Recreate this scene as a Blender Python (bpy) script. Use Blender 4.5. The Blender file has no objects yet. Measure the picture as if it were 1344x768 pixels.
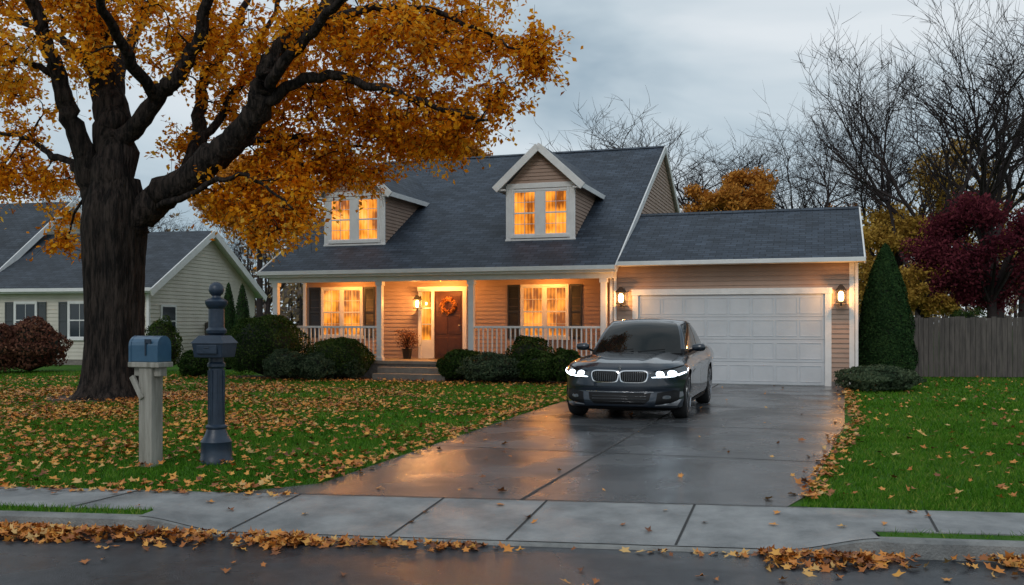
import bpy, math, random
import numpy as np
from mathutils import Vector, Matrix
random.seed(7); rng=np.random.default_rng(7)
sc=bpy.context.scene
R=math.radians
sc.view_settings.view_transform='Standard'
try: sc.view_settings.look='None'
except Exception: pass
sc.view_settings.exposure=0
TH=R(18); CT,ST=math.cos(TH),math.sin(TH); GX,GY=3.214,24.2
def L2W(u,v): return (GX+CT*u+ST*v, GY-ST*u+CT*v)
PH=R(8); CP,SP=math.cos(PH),math.sin(PH)
def S2W(s,d): return (CP*s+SP*d,-SP*s+CP*d)
def px(x,y,Y): return Vector(((x-672)*Y/1250,Y,1.5-(y-425)*Y/1250))

# ---------------- materials
def nn(t,k,**kw):
    n=t.nodes.new(k)
    for a,b in kw.items():
        if a in n.inputs: n.inputs[a].default_value=b
        else: setattr(n,a,b)
    return n
def ramp(t,fac,stops):
    r=t.nodes.new('ShaderNodeValToRGB'); e=r.color_ramp.elements
    while len(e)<len(stops): e.new(.5)
    for i,(p,c) in enumerate(stops):
        e[i].position=p; e[i].color=(*c,1) if len(c)==3 else c
    t.links.new(fac,r.inputs[0]); return r
def newmat(name):
    m=bpy.data.materials.new(name); m.use_nodes=True; t=m.node_tree
    b=t.nodes['Principled BSDF']; return m,t,b
def M(name,c1,c2=None,ns=3,rough=.6,r2=None,rs=2,metal=0,bump=0,bs=30,coat=0,emit=None,es=0,spec=.5,lo=.35,hi=.65,stretch=(1,1,1),bd=.02):
    m,t,b=newmat(name)
    b.inputs['Base Color'].default_value=(*c1,1); b.inputs['Roughness'].default_value=rough
    b.inputs['Metallic'].default_value=metal; b.inputs['Coat Weight'].default_value=coat
    b.inputs['Coat Roughness'].default_value=.04
    b.inputs['Specular IOR Level'].default_value=spec
    if c2 is not None or r2 is not None or bump:
        tc=nn(t,'ShaderNodeTexCoord'); mp=nn(t,'ShaderNodeMapping'); mp.inputs['Scale'].default_value=stretch
        t.links.new(tc.outputs['Object'],mp.inputs[0])
    if c2 is not None:
        n=nn(t,'ShaderNodeTexNoise',Scale=ns,Detail=6.0,Roughness=.65); t.links.new(mp.outputs[0],n.inputs['Vector'])
        r=ramp(t,n.outputs[0],[(lo,c1),(hi,c2)]); t.links.new(r.outputs[0],b.inputs['Base Color'])
    if r2 is not None:
        n=nn(t,'ShaderNodeTexNoise',Scale=rs,Detail=5.0); t.links.new(mp.outputs[0],n.inputs['Vector'])
        r=ramp(t,n.outputs[0],[(.38,(rough,)*3),(.62,(r2,)*3)]); t.links.new(r.outputs[0],b.inputs['Roughness'])
    if bump:
        n=nn(t,'ShaderNodeTexNoise',Scale=bs,Detail=5.0); t.links.new(mp.outputs[0],n.inputs['Vector'])
        bp=nn(t,'ShaderNodeBump',Strength=bump,Distance=bd); t.links.new(n.outputs[0],bp.inputs['Height']); t.links.new(bp.outputs[0],b.inputs['Normal'])
    if emit:
        b.inputs['Emission Color'].default_value=(*emit,1); b.inputs['Emission Strength'].default_value=es; m.cycles.emission_sampling='NONE'
    return m
def leafmat(name,stops,trans=.35,rough=.55,pns=.35):
    m,t,b=newmat(name)
    g=nn(t,'ShaderNodeNewGeometry'); tc=nn(t,'ShaderNodeTexCoord')
    n=nn(t,'ShaderNodeTexNoise',Scale=pns,Detail=2.0); t.links.new(tc.outputs['Object'],n.inputs['Vector'])
    mx=nn(t,'ShaderNodeMath',operation='MULTIPLY_ADD'); mx.inputs[1].default_value=1.2; mx.inputs[2].default_value=-.6
    t.links.new(n.outputs[0],mx.inputs[0])
    ad=nn(t,'ShaderNodeMath',operation='ADD'); t.links.new(mx.outputs[0],ad.inputs[0]); t.links.new(g.outputs['Random Per Island'],ad.inputs[1])
    r=ramp(t,ad.outputs[0],stops)
    if trans<.15:
        t.links.new(r.outputs[0],b.inputs['Base Color']); b.inputs['Roughness'].default_value=rough; return m
    t.nodes.remove(b)
    df=nn(t,'ShaderNodeBsdfDiffuse'); t.links.new(r.outputs[0],df.inputs[0])
    tr=nn(t,'ShaderNodeBsdfTranslucent'); t.links.new(r.outputs[0],tr.inputs[0])
    ms=nn(t,'ShaderNodeMixShader'); ms.inputs[0].default_value=trans
    t.links.new(df.outputs[0],ms.inputs[1]); t.links.new(tr.outputs[0],ms.inputs[2])
    t.links.new(ms.outputs[0],t.nodes['Material Output'].inputs[0]); return m
def shinglemat(name,c1,c2):
    m,t,b=newmat(name)
    uv=nn(t,'ShaderNodeUVMap'); br=nn(t,'ShaderNodeTexBrick')
    br.inputs['Scale'].default_value=1.0; br.inputs['Brick Width'].default_value=.3; br.inputs['Row Height'].default_value=.15
    br.inputs['Mortar Size'].default_value=.009; br.inputs['Bias'].default_value=0
    br.inputs['Color1'].default_value=(*c1,1); br.inputs['Color2'].default_value=(*c2,1); br.inputs['Mortar'].default_value=(c1[0]*.4,c1[1]*.4,c1[2]*.4,1)
    t.links.new(uv.outputs[0],br.inputs['Vector'])
    n=nn(t,'ShaderNodeTexNoise',Scale=1.2,Detail=6.0); t.links.new(uv.outputs[0],n.inputs['Vector'])
    r=ramp(t,n.outputs[0],[(.3,(.7,.7,.7)),(.7,(1.25,1.25,1.25))])
    mu=nn(t,'ShaderNodeMix',data_type='RGBA',blend_type='MULTIPLY'); mu.inputs[0].default_value=1
    t.links.new(br.outputs[0],mu.inputs[6]); t.links.new(r.outputs[0],mu.inputs[7]); t.links.new(mu.outputs[2],b.inputs['Base Color'])
    bp=nn(t,'ShaderNodeBump',Strength=.8,Distance=.02); bp.invert=True; t.links.new(br.outputs['Fac'],bp.inputs['Height']); t.links.new(bp.outputs[0],b.inputs['Normal'])
    b.inputs['Roughness'].default_value=.65; b.inputs['Specular IOR Level'].default_value=.35; return m
def windowmat(name,es):
    m,t,b=newmat(name)
    tc=nn(t,'ShaderNodeTexCoord'); mp=nn(t,'ShaderNodeMapping'); mp.inputs['Scale'].default_value=(1,1,.8)
    t.links.new(tc.outputs['Object'],mp.inputs[0])
    n=nn(t,'ShaderNodeTexNoise',Scale=2.3,Detail=2.5); t.links.new(mp.outputs[0],n.inputs['Vector'])
    w=nn(t,'ShaderNodeTexWave',Scale=3.2,Distortion=1.0); t.links.new(tc.outputs['Object'],w.inputs['Vector'])
    mm=nn(t,'ShaderNodeMath',operation='MULTIPLY_ADD'); mm.inputs[1].default_value=.09; t.links.new(w.outputs['Fac'],mm.inputs[0]); t.links.new(n.outputs[0],mm.inputs[2])
    r=ramp(t,mm.outputs[0],[(.38,(.20,.05,.006)),(.50,(.62,.19,.018)),(.64,(1,.34,.035)),(.82,(1,.52,.13))]); t.links.new(r.outputs[0],b.inputs['Emission Color'])
    b.inputs['Emission Strength'].default_value=es; b.inputs['Base Color'].default_value=(.03,.02,.01,1); b.inputs['Roughness'].default_value=.05
    m.cycles.emission_sampling='NONE'
    return m
m_siding=M('siding',(.335,.225,.17),(.39,.27,.205),ns=1.5,rough=.6)
m_siding2=M('siding_cream',(.55,.51,.44),(.63,.59,.51),ns=1.2,rough=.65)
m_white=M('white_paint',(.68,.68,.67),(.77,.77,.76),ns=4,rough=.45)
m_gdoor=M('garage_door_paint',(.50,.53,.56),(.57,.60,.63),ns=1.5,rough=.4)
m_roof=shinglemat('shingles',(.022,.033,.050),(.052,.070,.098))
m_roof2=shinglemat('shingles_grey',(.03,.038,.050),(.05,.062,.08))
m_win=windowmat('lit_window',1.4)
m_darkwin=M('dark_glass',(.03,.04,.05),rough=.05)
m_black=M('black_metal',(.015,.015,.017),rough=.35)
m_shut=M('shutter',(.018,.022,.028),rough=.5)
m_shut2=M('grey_shutter',(.06,.07,.075),rough=.6)
m_doorw=M('door_wood',(.050,.018,.009),(.08,.030,.014),ns=6,rough=.35)
m_floor=M('porch_boards',(.2,.17,.14),(.27,.23,.19),ns=5,rough=.5)
m_stone=M('foundation',(.16,.14,.13),(.26,.23,.2),ns=12,rough=.8,bump=.6)
m_glow=M('lamp_glow',(1,.7,.4),emit=(1,.60,.22),es=14)
m_glow2=M('ceiling_lamp_glow',(1,.7,.4),emit=(1,.45,.12),es=1.3)
m_bark=M('bark',(.010,.0085,.008),(.046,.035,.030),ns=5,rough=.95,bump=1.0,bs=7,stretch=(2.6,2.6,.42),bd=.10,spec=.15,lo=.42,hi=.60)
m_bark2=M('bark_grey',(.026,.021,.022),(.055,.043,.042),ns=1,rough=.95,spec=.1)
m_maple=leafmat('maple_leaf',[(0,(.42,.12,.008)),(.25,(.78,.27,.012)),(.55,(.94,.39,.018)),(.8,(.97,.50,.032)),(1,(.90,.56,.09))],.5)
m_fallen=leafmat('fallen_leaf',[(0,(.15,.05,.018)),(.3,(.38,.12,.022)),(.6,(.60,.22,.035)),(.85,(.68,.33,.06)),(1,(.58,.36,.13))],.1,.6,1.5)
m_grassb=leafmat('grass_blade',[(0,(.036,.105,.010)),(.4,(.062,.18,.015)),(.8,(.11,.25,.026)),(1,(.20,.27,.05))],.3,.6,.5)
m_box=leafmat('boxwood',[(0,(.014,.032,.009)),(.5,(.034,.066,.016)),(1,(.075,.11,.034))],.2,.5,2)
m_boxg=leafmat('juniper',[(0,(.03,.05,.03)),(.5,(.06,.09,.05)),(1,(.11,.14,.08))],.2,.5,2)
m_con=leafmat('conifer',[(0,(.014,.036,.014)),(.5,(.028,.062,.024)),(1,(.05,.095,.03))],.15,.6,2)
m_burg=leafmat('burgundy_leaf',[(0,(.05,.011,.018)),(.5,(.125,.024,.036)),(1,(.20,.046,.055))],.3)
m_russet=leafmat('russet_shrub',[(0,(.06,.028,.022)),(.5,(.14,.06,.045)),(1,(.2,.10,.06))],.2)
m_yel=leafmat('yellow_leaf',[(0,(.24,.13,.03)),(.5,(.46,.28,.055)),(1,(.60,.39,.09))],.35)
m_oran=leafmat('orange_leaf',[(0,(.3,.12,.03)),(.5,(.62,.26,.045)),(1,(.72,.36,.08))],.35)
m_dist=leafmat('distant_leaf',[(0,(.12,.095,.09)),(.4,(.20,.155,.14)),(.75,(.30,.21,.13)),(1,(.38,.26,.13))],.3,.8,.08)
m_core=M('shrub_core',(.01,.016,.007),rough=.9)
m_lawn=M('lawn',(.036,.105,.014),(.07,.16,.022),ns=2.5,rough=.95,bump=1,bs=60,spec=.1)
m_soil=M('mulch',(.03,.018,.012),(.07,.04,.025),ns=20,rough=.9,bump=1,bs=40)
m_ground=M('ground',(.04,.06,.02),(.07,.08,.03),ns=.2,rough=.95)
m_road=M('wet_asphalt',(.018,.022,.028),(.038,.044,.052),ns=8,rough=.14,r2=.5,rs=.9,bump=.25,bs=120)
m_drive=M('wet_driveway',(.034,.037,.041),(.088,.092,.098),ns=1.3,rough=.12,r2=.38,rs=.8,bump=.18,bs=70,spec=.42)
m_walk=M('damp_concrete',(.15,.157,.16),(.29,.295,.295),ns=2.2,rough=.32,r2=.7,rs=1.5,bump=.3,bs=90)
m_curb=M('curb_concrete',(.12,.125,.125),(.25,.25,.24),ns=3,rough=.6,bump=.5,bs=60)
m_joint=M('joint',(.03,.03,.03),rough=.8)
m_fence=M('weathered_wood',(.06,.05,.047),(.125,.105,.095),ns=4,rough=.85,bump=.4,bs=20,stretch=(3,3,.4))
m_post=M('grey_wood',(.20,.19,.16),(.36,.34,.3),ns=5,rough=.8,bump=.6,bs=25,stretch=(3,3,.3))
m_blue=M('mailbox_blue',(.03,.085,.15),(.045,.11,.185),ns=6,rough=.3,coat=.3)
m_navy=M('cast_iron_navy',(.010,.021,.040),(.018,.034,.060),ns=8,rough=.38,bump=.1)
m_chrome=M('chrome',(.75,.75,.77),rough=.12,metal=1)

# ---------------- mesh helpers
def setp(o,parent):
    if parent is not None: o.parent=parent
def empty(name,loc=(0,0,0),rz=0,parent=None):
    e=bpy.data.objects.new(name,None); sc.collection.objects.link(e); e.location=loc; e.rotation_euler=(0,0,rz); e.empty_display_size=.3
    setp(e,parent); return e
class MB:
    def __init__(s): s.v=[];s.f=[];s.m=[];s.uv={}
    def poly(s,pts,mat=0,uv=None):
        b=len(s.v); s.v+= [tuple(p) for p in pts]; s.f.append(tuple(range(b,b+len(pts)))); s.m.append(mat)
        if uv: s.uv[len(s.f)-1]=uv
    def hexa(s,p,mat=0):
        b=len(s.v); s.v+=[tuple(q) for q in p]
        for f in ((3,2,1,0),(4,5,6,7),(0,1,5,4),(1,2,6,5),(2,3,7,6),(3,0,4,7)):
            s.f.append(tuple(b+i for i in f)); s.m.append(mat)
    def box(s,x0,x1,y0,y1,z0,z1,mat=0):
        s.hexa([(x0,y0,z0),(x1,y0,z0),(x1,y1,z0),(x0,y1,z0),(x0,y0,z1),(x1,y0,z1),(x1,y1,z1),(x0,y1,z1)],mat)
    def beam(s,p0,p1,side,w,h,mat=0):
        p0=Vector(p0);p1=Vector(p1);d=(p1-p0).normalized();sd=Vector(side).normalized();up=d.cross(sd).normalized()
        if up.z<0: up=-up
        a=sd*w/2; q=up*h/2
        s.hexa([p0-a-q,p0+a-q,p1+a-q,p1-a-q,p0-a+q,p0+a+q,p1+a+q,p1-a+q],mat)
    def lathe(s,prof,n=20,c=(0,0,0),axis='z',mat=0):
        b=len(s.v)
        for r,z in prof:
            for i in range(n):
                a=2*math.pi*i/n
                if axis=='z': s.v.append((c[0]+r*math.cos(a),c[1]+r*math.sin(a),c[2]+z))
                else: s.v.append((c[0]+z,c[1]+r*math.cos(a),c[2]+r*math.sin(a)))
        for k in range(len(prof)-1):
            for i in range(n):
                j=(i+1)%n
                s.f.append((b+k*n+i,b+k*n+j,b+(k+1)*n+j,b+(k+1)*n+i)); s.m.append(mat)
        s.f.append(tuple(b+i for i in reversed(range(n)))); s.m.append(mat)
        s.f.append(tuple(b+(len(prof)-1)*n+i for i in range(n))); s.m.append(mat)
    def obj(s,name,mats,parent=None,smooth=False,bevel=0,loc=(0,0,0),rz=0):
        me=bpy.data.meshes.new(name); me.from_pydata(s.v,[],s.f)
        if not isinstance(mats,(list,tuple)): mats=[mats]
        for m in mats: me.materials.append(m)
        me.polygons.foreach_set('material_index',s.m)
        if s.uv:
            ul=me.uv_layers.new(name='UVMap')
            for fi,uv in s.uv.items():
                ls=me.polygons[fi].loop_start
                for k,c in enumerate(uv): ul.data[ls+k].uv=c
        if smooth:
            me.polygons.foreach_set('use_smooth',[True]*len(me.polygons)); me.set_sharp_from_angle(angle=R(38))
        me.update()
        o=bpy.data.objects.new(name,me); sc.collection.objects.link(o); setp(o,parent); o.location=loc; o.rotation_euler=(0,0,rz)
        if bevel:
            b=o.modifiers.new('b','BEVEL'); b.width=bevel; b.segments=2; b.limit_method='ANGLE'; b.angle_limit=R(40)
        return o
def npobj(name,V,F,mats,parent=None,smooth=False,mi=None):
    V=np.asarray(V,dtype=np.float32); F=np.asarray(F,dtype=np.int32); me=bpy.data.meshes.new(name)
    me.vertices.add(len(V)); me.vertices.foreach_set('co',V.ravel())
    me.loops.add(F.size); me.loops.foreach_set('vertex_index',F.ravel())
    me.polygons.add(len(F)); me.polygons.foreach_set('loop_start',np.arange(0,F.size,F.shape[1],dtype=np.int32))
    if not isinstance(mats,(list,tuple)): mats=[mats]
    for m in mats: me.materials.append(m)
    if smooth: me.polygons.foreach_set('use_smooth',[True]*len(F))
    me.update(calc_edges=True)
    o=bpy.data.objects.new(name,me); sc.collection.objects.link(o); setp(o,parent); return o
def unit(n):
    v=rng.normal(size=(n,3)); return v/np.linalg.norm(v,axis=1,keepdims=True)
def leafquads(C,size,nrm=None,asp=.55,mix=1.0):
    n=len(C); N=unit(n)
    if nrm is not None: N=nrm+N*mix; N/=np.linalg.norm(N,axis=1,keepdims=True)
    A=np.cross(N,unit(n)); A/=np.linalg.norm(A,axis=1,keepdims=True)+1e-9
    B=np.cross(N,A); s=np.asarray(size).reshape(-1,1)*np.ones((n,1))
    V=np.stack([C-A*s,C+B*s*asp+N*s*.18,C+A*s,C-B*s*asp+N*s*.18],axis=1).reshape(-1,3)
    return V,np.arange(4*n).reshape(n,4)
class Tubes:
    def __init__(s): s.V=[];s.F=[];s.n=0
    def add(s,P,rad,k=6):
        P=np.array([tuple(p) for p in P],float); m=len(P)
        T=np.gradient(P,axis=0); T/=np.linalg.norm(T,axis=1,keepdims=True)+1e-9
        ref=np.array([.31,.17,.93]) if abs(T[0,2])<.8 else np.array([.93,.2,.1])
        A=np.cross(T,ref);A/=np.linalg.norm(A,axis=1,keepdims=True)+1e-9;B=np.cross(T,A)
        an=np.arange(k)*2*np.pi/k
        rad=np.asarray(rad).reshape(m,1,1)
        V=P[:,None,:]+rad*(np.cos(an)[None,:,None]*A[:,None,:]+np.sin(an)[None,:,None]*B[:,None,:])
        s.V.append(V.reshape(-1,3)); i=np.arange(k); j=(i+1)%k
        for q in range(m-1):
            b=s.n+q*k; s.F.append(np.stack([b+i,b+j,b+k+j,b+k+i],1))
        s.n+=m*k
    def obj(s,name,mat,parent=None): return npobj(name,np.concatenate(s.V),np.concatenate(s.F),mat,parent,True)
def smoothline(P,n):
    P=[Vector(p) for p in P]; Q=[P[0]*2-P[1]]+P+[P[-1]*2-P[-2]]; out=[]
    for i in range(1,len(Q)-2):
        for k in range(n):
            t=k/n; a,b,c,d=Q[i-1],Q[i],Q[i+1],Q[i+2]
            out.append(.5*((2*b)+(c-a)*t+(2*a-5*b+4*c-d)*t*t+(3*b-a-3*c+d)*t**3))
    out.append(P[-1]); return out

# ---------------- ground
def sheet(name,pts,mat,z):
    b=MB(); b.poly([(p[0],p[1],z) for p in pts]); return b.obj(name,mat)
sheet('ground',[(-500,-300),(500,-300),(500,900),(-500,900)],m_ground,-.16)
sheet('road',[S2W(-200,-3.2),S2W(200,-3.2),S2W(200,6.9),S2W(-200,6.9)],m_road,-.12)
sheet('lawn',[S2W(-200,7.99),S2W(200,7.99),S2W(250,300),S2W(-250,300)],m_lawn,0)
def hs(s):
    if s<=-3.9 or s>=1.64: return .004
    if s<-3.2: t=(s+3.9)/.7
    elif s>.95: t=(1.64-s)/.69
    else: t=1
    t=t*t*(3-2*t); return .004-.1*t
ss=[-200,-60,-20,-10,-6]+list(np.linspace(-4.0,-3.1,10))+[-2,-1,0,.8]+list(np.linspace(.9,1.7,10))+[4,10,20,60,200]
def zs(s,d): return .008+(hs(s)-.004)*(8.0-d)/1.09
b=MB()
for a,c in zip(ss[:-1],ss[1:]):
    b.poly([(*S2W(a,7.17),zs(a,7.17)),(*S2W(c,7.17),zs(c,7.17)),(*S2W(c,8.0),zs(c,8)),(*S2W(a,8.0),zs(a,8))])
    b.poly([(*S2W(a,7.17),-.14),(*S2W(c,7.17),-.14),(*S2W(c,7.17),zs(c,7.17)),(*S2W(a,7.17),zs(a,7.17))])
b.obj('sidewalk',m_walk)
b=MB()
for i in range(len(ss)-1):
    a,c=ss[i],ss[i+1]; ha,hc=hs(a),hs(c)
    cols=[(6.87,None),(6.885,-.02),(6.91,0),(6.99,0)]
    def P(s,h,k):
        d,o=cols[k]
        z=-.13 if o is None else (h+o*(1 if h>-.05 else .3) if h>=.0039 else min(h+(o*.4),zs(s,d)))
        return (*S2W(s,d),z)
    for k in range(3): b.poly([P(a,ha,k),P(c,hc,k),P(c,hc,k+1),P(a,ha,k+1)])
b.obj('curb',m_curb,smooth=False)
b=MB()
fs=[s for s in ss if -3.95<=s<=1.66]
for a,c in zip(fs[:-1],fs[1:]):
    b.poly([(*S2W(a,6.92),zs(a,6.92)+.001),(*S2W(c,6.92),zs(c,6.92)+.001),(*S2W(c,7.17),zs(c,7.17)),(*S2W(a,7.17),zs(a,7.17))])
b.obj('driveway_apron',m_walk)
b=MB()
for a,c in ((-200,-3.9),(1.64,200)): b.poly([(*S2W(a,6.985),.0),(*S2W(c,6.985),.0),(*S2W(c,7.168),.0),(*S2W(a,7.168),.0)])
b.obj('grass_verge',m_lawn)
def sd(u,v):
    X,Y=L2W(u,v); return Y*CP+X*SP
def vAt(u,d):
    lo,hi=-30,0
    for _ in range(40):
        m=(lo+hi)/2
        if sd(u,m)<d: lo=m
        else: hi=m
    return lo
nl,nr=-.02,4.15
VN=vAt(nl,8.0)
dl=[(nl-.5,vAt(nl-.5,8.0)),(nl-.02,VN+.6),(-.28,-9),(-.35,0.0),(4.95,0.0),(4.75,-9),(nr+.15,vAt(nr,8.0)+.6),(nr,vAt(nr,8.0))]
def eLf(v): return np.interp(v,[VN,VN+.6,-9,0],[-.45,-.04,-.28,-.35])
b=MB(); b.poly([(*L2W(*p),.006) for p in dl]); b.obj('driveway',m_drive)
b=MB()
def strip(p,q,w,z):
    p=Vector((*p,0));q=Vector((*q,0));d=(q-p).normalized();n=Vector((-d.y,d.x,0))*w/2
    b.poly([(*(p-n).xy,z),(*(q-n).xy,z),(*(q+n).xy,z),(*(p+n).xy,z)])
strip(L2W(2.0,vAt(2.0,8.0)),L2W(2.0,-.05),.03,.010)
for v in (-3.2,-6.6,-10,-13.2): strip(L2W(-.22,v),L2W(4.6,v),.022,.0102)
b.obj('driveway_joints',m_joint)
b=MB()
for xp,dw in ((-560,7.18),(-320,7.18),(-60,7.18),(185,7.18),(395,6.93),(583,6.93),(718,6.93),(912,6.93),(1215,7.18),(1420,7.18),(1700,7.18)):
    k=(xp-672)/1250; Y=8.0/(CP+SP*k); X=k*Y; prev=None
    for d in np.linspace(8.0,dw,6):
        dd=(8.0-d)/(CP*CT+SP*ST); q=(X-ST*dd,Y-CT*dd); s_=q[0]*CP-q[1]*SP; z=zs(s_,d)+.004
        if prev: b.poly([(prev[0]-.01,prev[1],prev[2]),(q[0]-.01,q[1],z),(q[0]+.01,q[1],z),(prev[0]+.01,prev[1],prev[2])])
        prev=(q[0],q[1],z)
strip(S2W(-3.0,8.0),S2W(1.3,8.0),.02,.0125)
b.obj('sidewalk_joints',m_joint)
b=MB(); b.poly([(*L2W(u,v),.004) for u,v in ((-11.6,-.2),(-11.4,-1.6),(-9,-2.1),(-6.9,-1.5),(-5,-1.5),(-3,-1.9),(-.9,-1.6),(-.36,-1.0),(-.36,-.02))]); b.obj('mulch_bed',m_soil)
b=MB(); c=px(148,527,19.3)
b.poly([(c.x+1.35*math.cos(a)*(1+.12*math.sin(3*a)),19.3+1.5*math.sin(a),.005) for a in np.linspace(0,2*math.pi,28,endpoint=False)]); b.obj('tree_mulch',m_soil)

# ---------------- building helpers
def siding(b,O,D,N,z0,z1,ext,h=.115,mat=0):
    O=Vector(O);D=Vector(D);N=Vector(N); z=z0; UZ=Vector((0,0,1))
    while z<z1-1e-4:
        zt=min(z+h,z1); a0,a1=ext(z); c0,c1=ext(zt)
        if a1-a0>.01:
            if c1<c0: c0=c1=(c0+c1)/2
            pb0=O+D*a0+UZ*z;pb1=O+D*a1+UZ*z;pt0=O+D*c0+UZ*zt;pt1=O+D*c1+UZ*zt
            o=N*.024
            b.poly([pb0+o,pb1+o,pt1+N*.003,pt0+N*.003],mat); b.poly([pb0,pb1,pb1+o,pb0+o],mat)
        z=zt
def roofslab(b,eL,eR,rR,rL,th=.1,mat=0,mat2=1):
    P=[Vector(p) for p in (eL,eR,rR,rL)]
    ax=(P[1]-P[0]).normalized()
    uv=[((p-P[0]).dot(ax),((p-P[0])-ax*(p-P[0]).dot(ax)).length) for p in P]
    b.poly(P,mat,uv); Q=[p-Vector((0,0,th)) for p in P]
    b.poly(list(reversed(Q)),mat2)
    for i in range(4):
        j=(i+1)%4; b.poly([Q[i],Q[j],P[j],P[i]],mat2)
def window(fr,gl,u0,u1,z0,z1,v,units=2,cols=2,rows=3,fw=.07,mid=.10,frame_d=.05):
    fr.box(u0-fw,u0,v-frame_d,v,z0-fw,z1+fw);fr.box(u1,u1+fw,v-frame_d,v,z0-fw,z1+fw)
    fr.box(u0,u1,v-frame_d-.002,v,z1,z1+fw);fr.box(u0-fw-.03,u1+fw+.03,v-frame_d-.03,v,z0-fw-.03,z0-.001)
    gl.poly([(u0,v-.026,z0),(u1,v-.026,z0),(u1,v-.026,z1),(u0,v-.026,z1)])
    w=(u1-u0-mid*(units-1))/units
    for i in range(units):
        a=u0+i*(w+mid)
        if i: fr.box(a-mid,a,v-frame_d+.004,v,z0,z1)
        zm=(z0+z1)/2; fr.box(a,a+w,v-.044,v-.012,zm-.022,zm+.022)
        for e in (a,a+w-.025): fr.box(e,e+.025,v-.042,v-.012,z0,z1)
        fr.box(a,a+w,v-.041,v-.012,z0,z0+.03); fr.box(a,a+w,v-.041,v-.012,z1-.03,z1)
        for c in range(1,cols): x=a+w*c/cols; fr.box(x-.008,x+.008,v-.036,v-.02,z0,z1)
        for r in range(1,rows):
            z=z0+(z1-z0)*r/rows
            if abs(z-zm)>.05: fr.box(a,a+w,v-.035,v-.02,z-.008,z+.008)
def shutter(b,u0,u1,z0,z1,v):
    b.box(u0,u0+.04,v-.05,v-.01,z0,z1);b.box(u1-.04,u1,v-.05,v-.01,z0,z1)
    for z in (z0,(z0+z1)/2-.03,z1-.06): b.box(u0+.04,u1-.04,v-.048,v-.01,z,z+.06)
    z=z0+.06
    while z<z1-.08:
        b.poly([(u0+.04,v-.04,z),(u1-.04,v-.04,z),(u1-.04,v-.02,z+.045),(u0+.04,v-.02,z+.045)]); z+=.045
house=empty('suburban_house',(GX,GY,0),-TH)
RS=.552; EZ=2.98; RV=7.5; RZ=EZ+RS*(RV+.45)
rv=lambda z:(z-EZ)/RS-.45
w=MB()
siding(w,(0,1.6,0),(1,0,0),(0,-1,0),.49,2.76,lambda z:(-10.5,-.7))
gab=lambda z:(max(-.25,rv(z)+.12),2*RV-max(-.25,rv(z)+.12))
siding(w,(-.6,0,0),(0,1,0),(1,0,0),2.9,RZ-.12,gab)
siding(w,(-.6,0,0),(0,1,0),(1,0,0),0,2.9,lambda z:(6.3,15.2))
siding(w,(-10.5,0,0),(0,1,0),(-1,0,0),2.76,RZ-.12,gab)
siding(w,(-10.5,0,0),(0,1,0),(-1,0,0),.1,2.76,lambda z:(1.6,15.2))
siding(w,(0,15.2,0),(1,0,0),(0,1,0),.1,2.95,lambda z:(-10.5,-.6))
siding(w,(0,0,0),(1,0,0),(0,-1,0),.12,2.33,lambda z:(-.69,-.12))
siding(w,(0,0,0),(1,0,0),(0,-1,0),2.33,2.98,lambda z:(-.69,5.14))
siding(w,(0,0,0),(1,0,0),(0,-1,0),.12,2.33,lambda z:(4.62,5.14))
gg=lambda z:(max(0,(z-3.0)/.46),5.8-max(0,(z-3.0)/.46))
siding(w,(5.14,0,0),(0,1,0),(1,0,0),.12,4.33,gg)
siding(w,(-.70,0,0),(0,1,0),(-1,0,0),.45,2.9,lambda z:(0,1.6))
siding(w,(0,5.8,0),(1,0,0),(0,1,0),.12,3.0,lambda z:(-.6,5.14))
DZ=5.30
for uc in (-2.9,-8.55):
    hw=.955
    siding(w,(uc,1.05,0),(1,0,0),(0,-1,0),3.75,6.2,lambda z:(-hw,hw) if z<5.34 else (-(6.36-z)*.90,(6.36-z)*.90),h=.1)
    for sgn in (-1,1):
        siding(w,(uc+sgn*hw,0,0),(0,1,0),(sgn,0,0),3.75,DZ+.05,lambda z:(1.05,max(1.05,rv(z)+.05)),h=.1)
w.obj('siding_walls',m_siding,house)
b=MB()
b.box(-.69,-.12,-.012,.0,0,.12);b.box(4.62,5.15,-.012,0,0,.12); b.box(5.0,5.158,-.01,5.8,-.05,.118)
b.box(-10.55,-.72,-.27,1.6,0,.40); b.obj('foundation',m_stone,house)
b=MB(); b.box(-10.6,-.72,-.33,1.6,.402,.49)
for i,(z,d) in enumerate(((.33,.32),(.17,.64))): b.box(-7.0,-4.9,-.33-d,-.331-d+.32,0,z)
b.obj('porch_floor_and_steps',m_floor,house,bevel=.01)
b=MB()
roofslab(b,(-10.75,-.47,EZ),(-.5,-.47,EZ),(-.5,RV,RZ),(-10.75,RV,RZ))
roofslab(b,(-.5,2*RV+.47,EZ),(-10.75,2*RV+.47,EZ),(-10.75,RV,RZ),(-.5,RV,RZ))
roofslab(b,(-.455,-.45,3.06),(5.36,-.45,3.06),(5.36,2.9,4.6),(-.455,2.9,4.6))
roofslab(b,(5.36,6.25,3.06),(-.455,6.25,3.06),(-.455,2.9,4.6),(5.36,2.9,4.6))
for uc in (-2.9,-8.55):
    e=1.2
    roofslab(b,(uc-e,rv(DZ)+.1,DZ),(uc-e,.82,DZ),(uc,.82,6.42),(uc,rv(6.42)+.1,6.42),.07)
    roofslab(b,(uc+e,.82,DZ),(uc+e,rv(DZ)+.1,DZ),(uc,rv(6.42)+.1,6.42),(uc,.82,6.42),.07)
for a,z,v,e in ((-10.75,RZ,RV,-.5),(-.45,4.6,2.9,5.36)):
    for s in (-1,1): b.poly([(a,v,z+.025),(e,v,z+.025),(e,v+s*.16,z-.055),(a,v+s*.16,z-.055)],0,[(0,0),(e-a,0),(e-a,.15),(0,.15)])
b.obj('roof',[m_roof,m_white],house)
t=MB()
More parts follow.
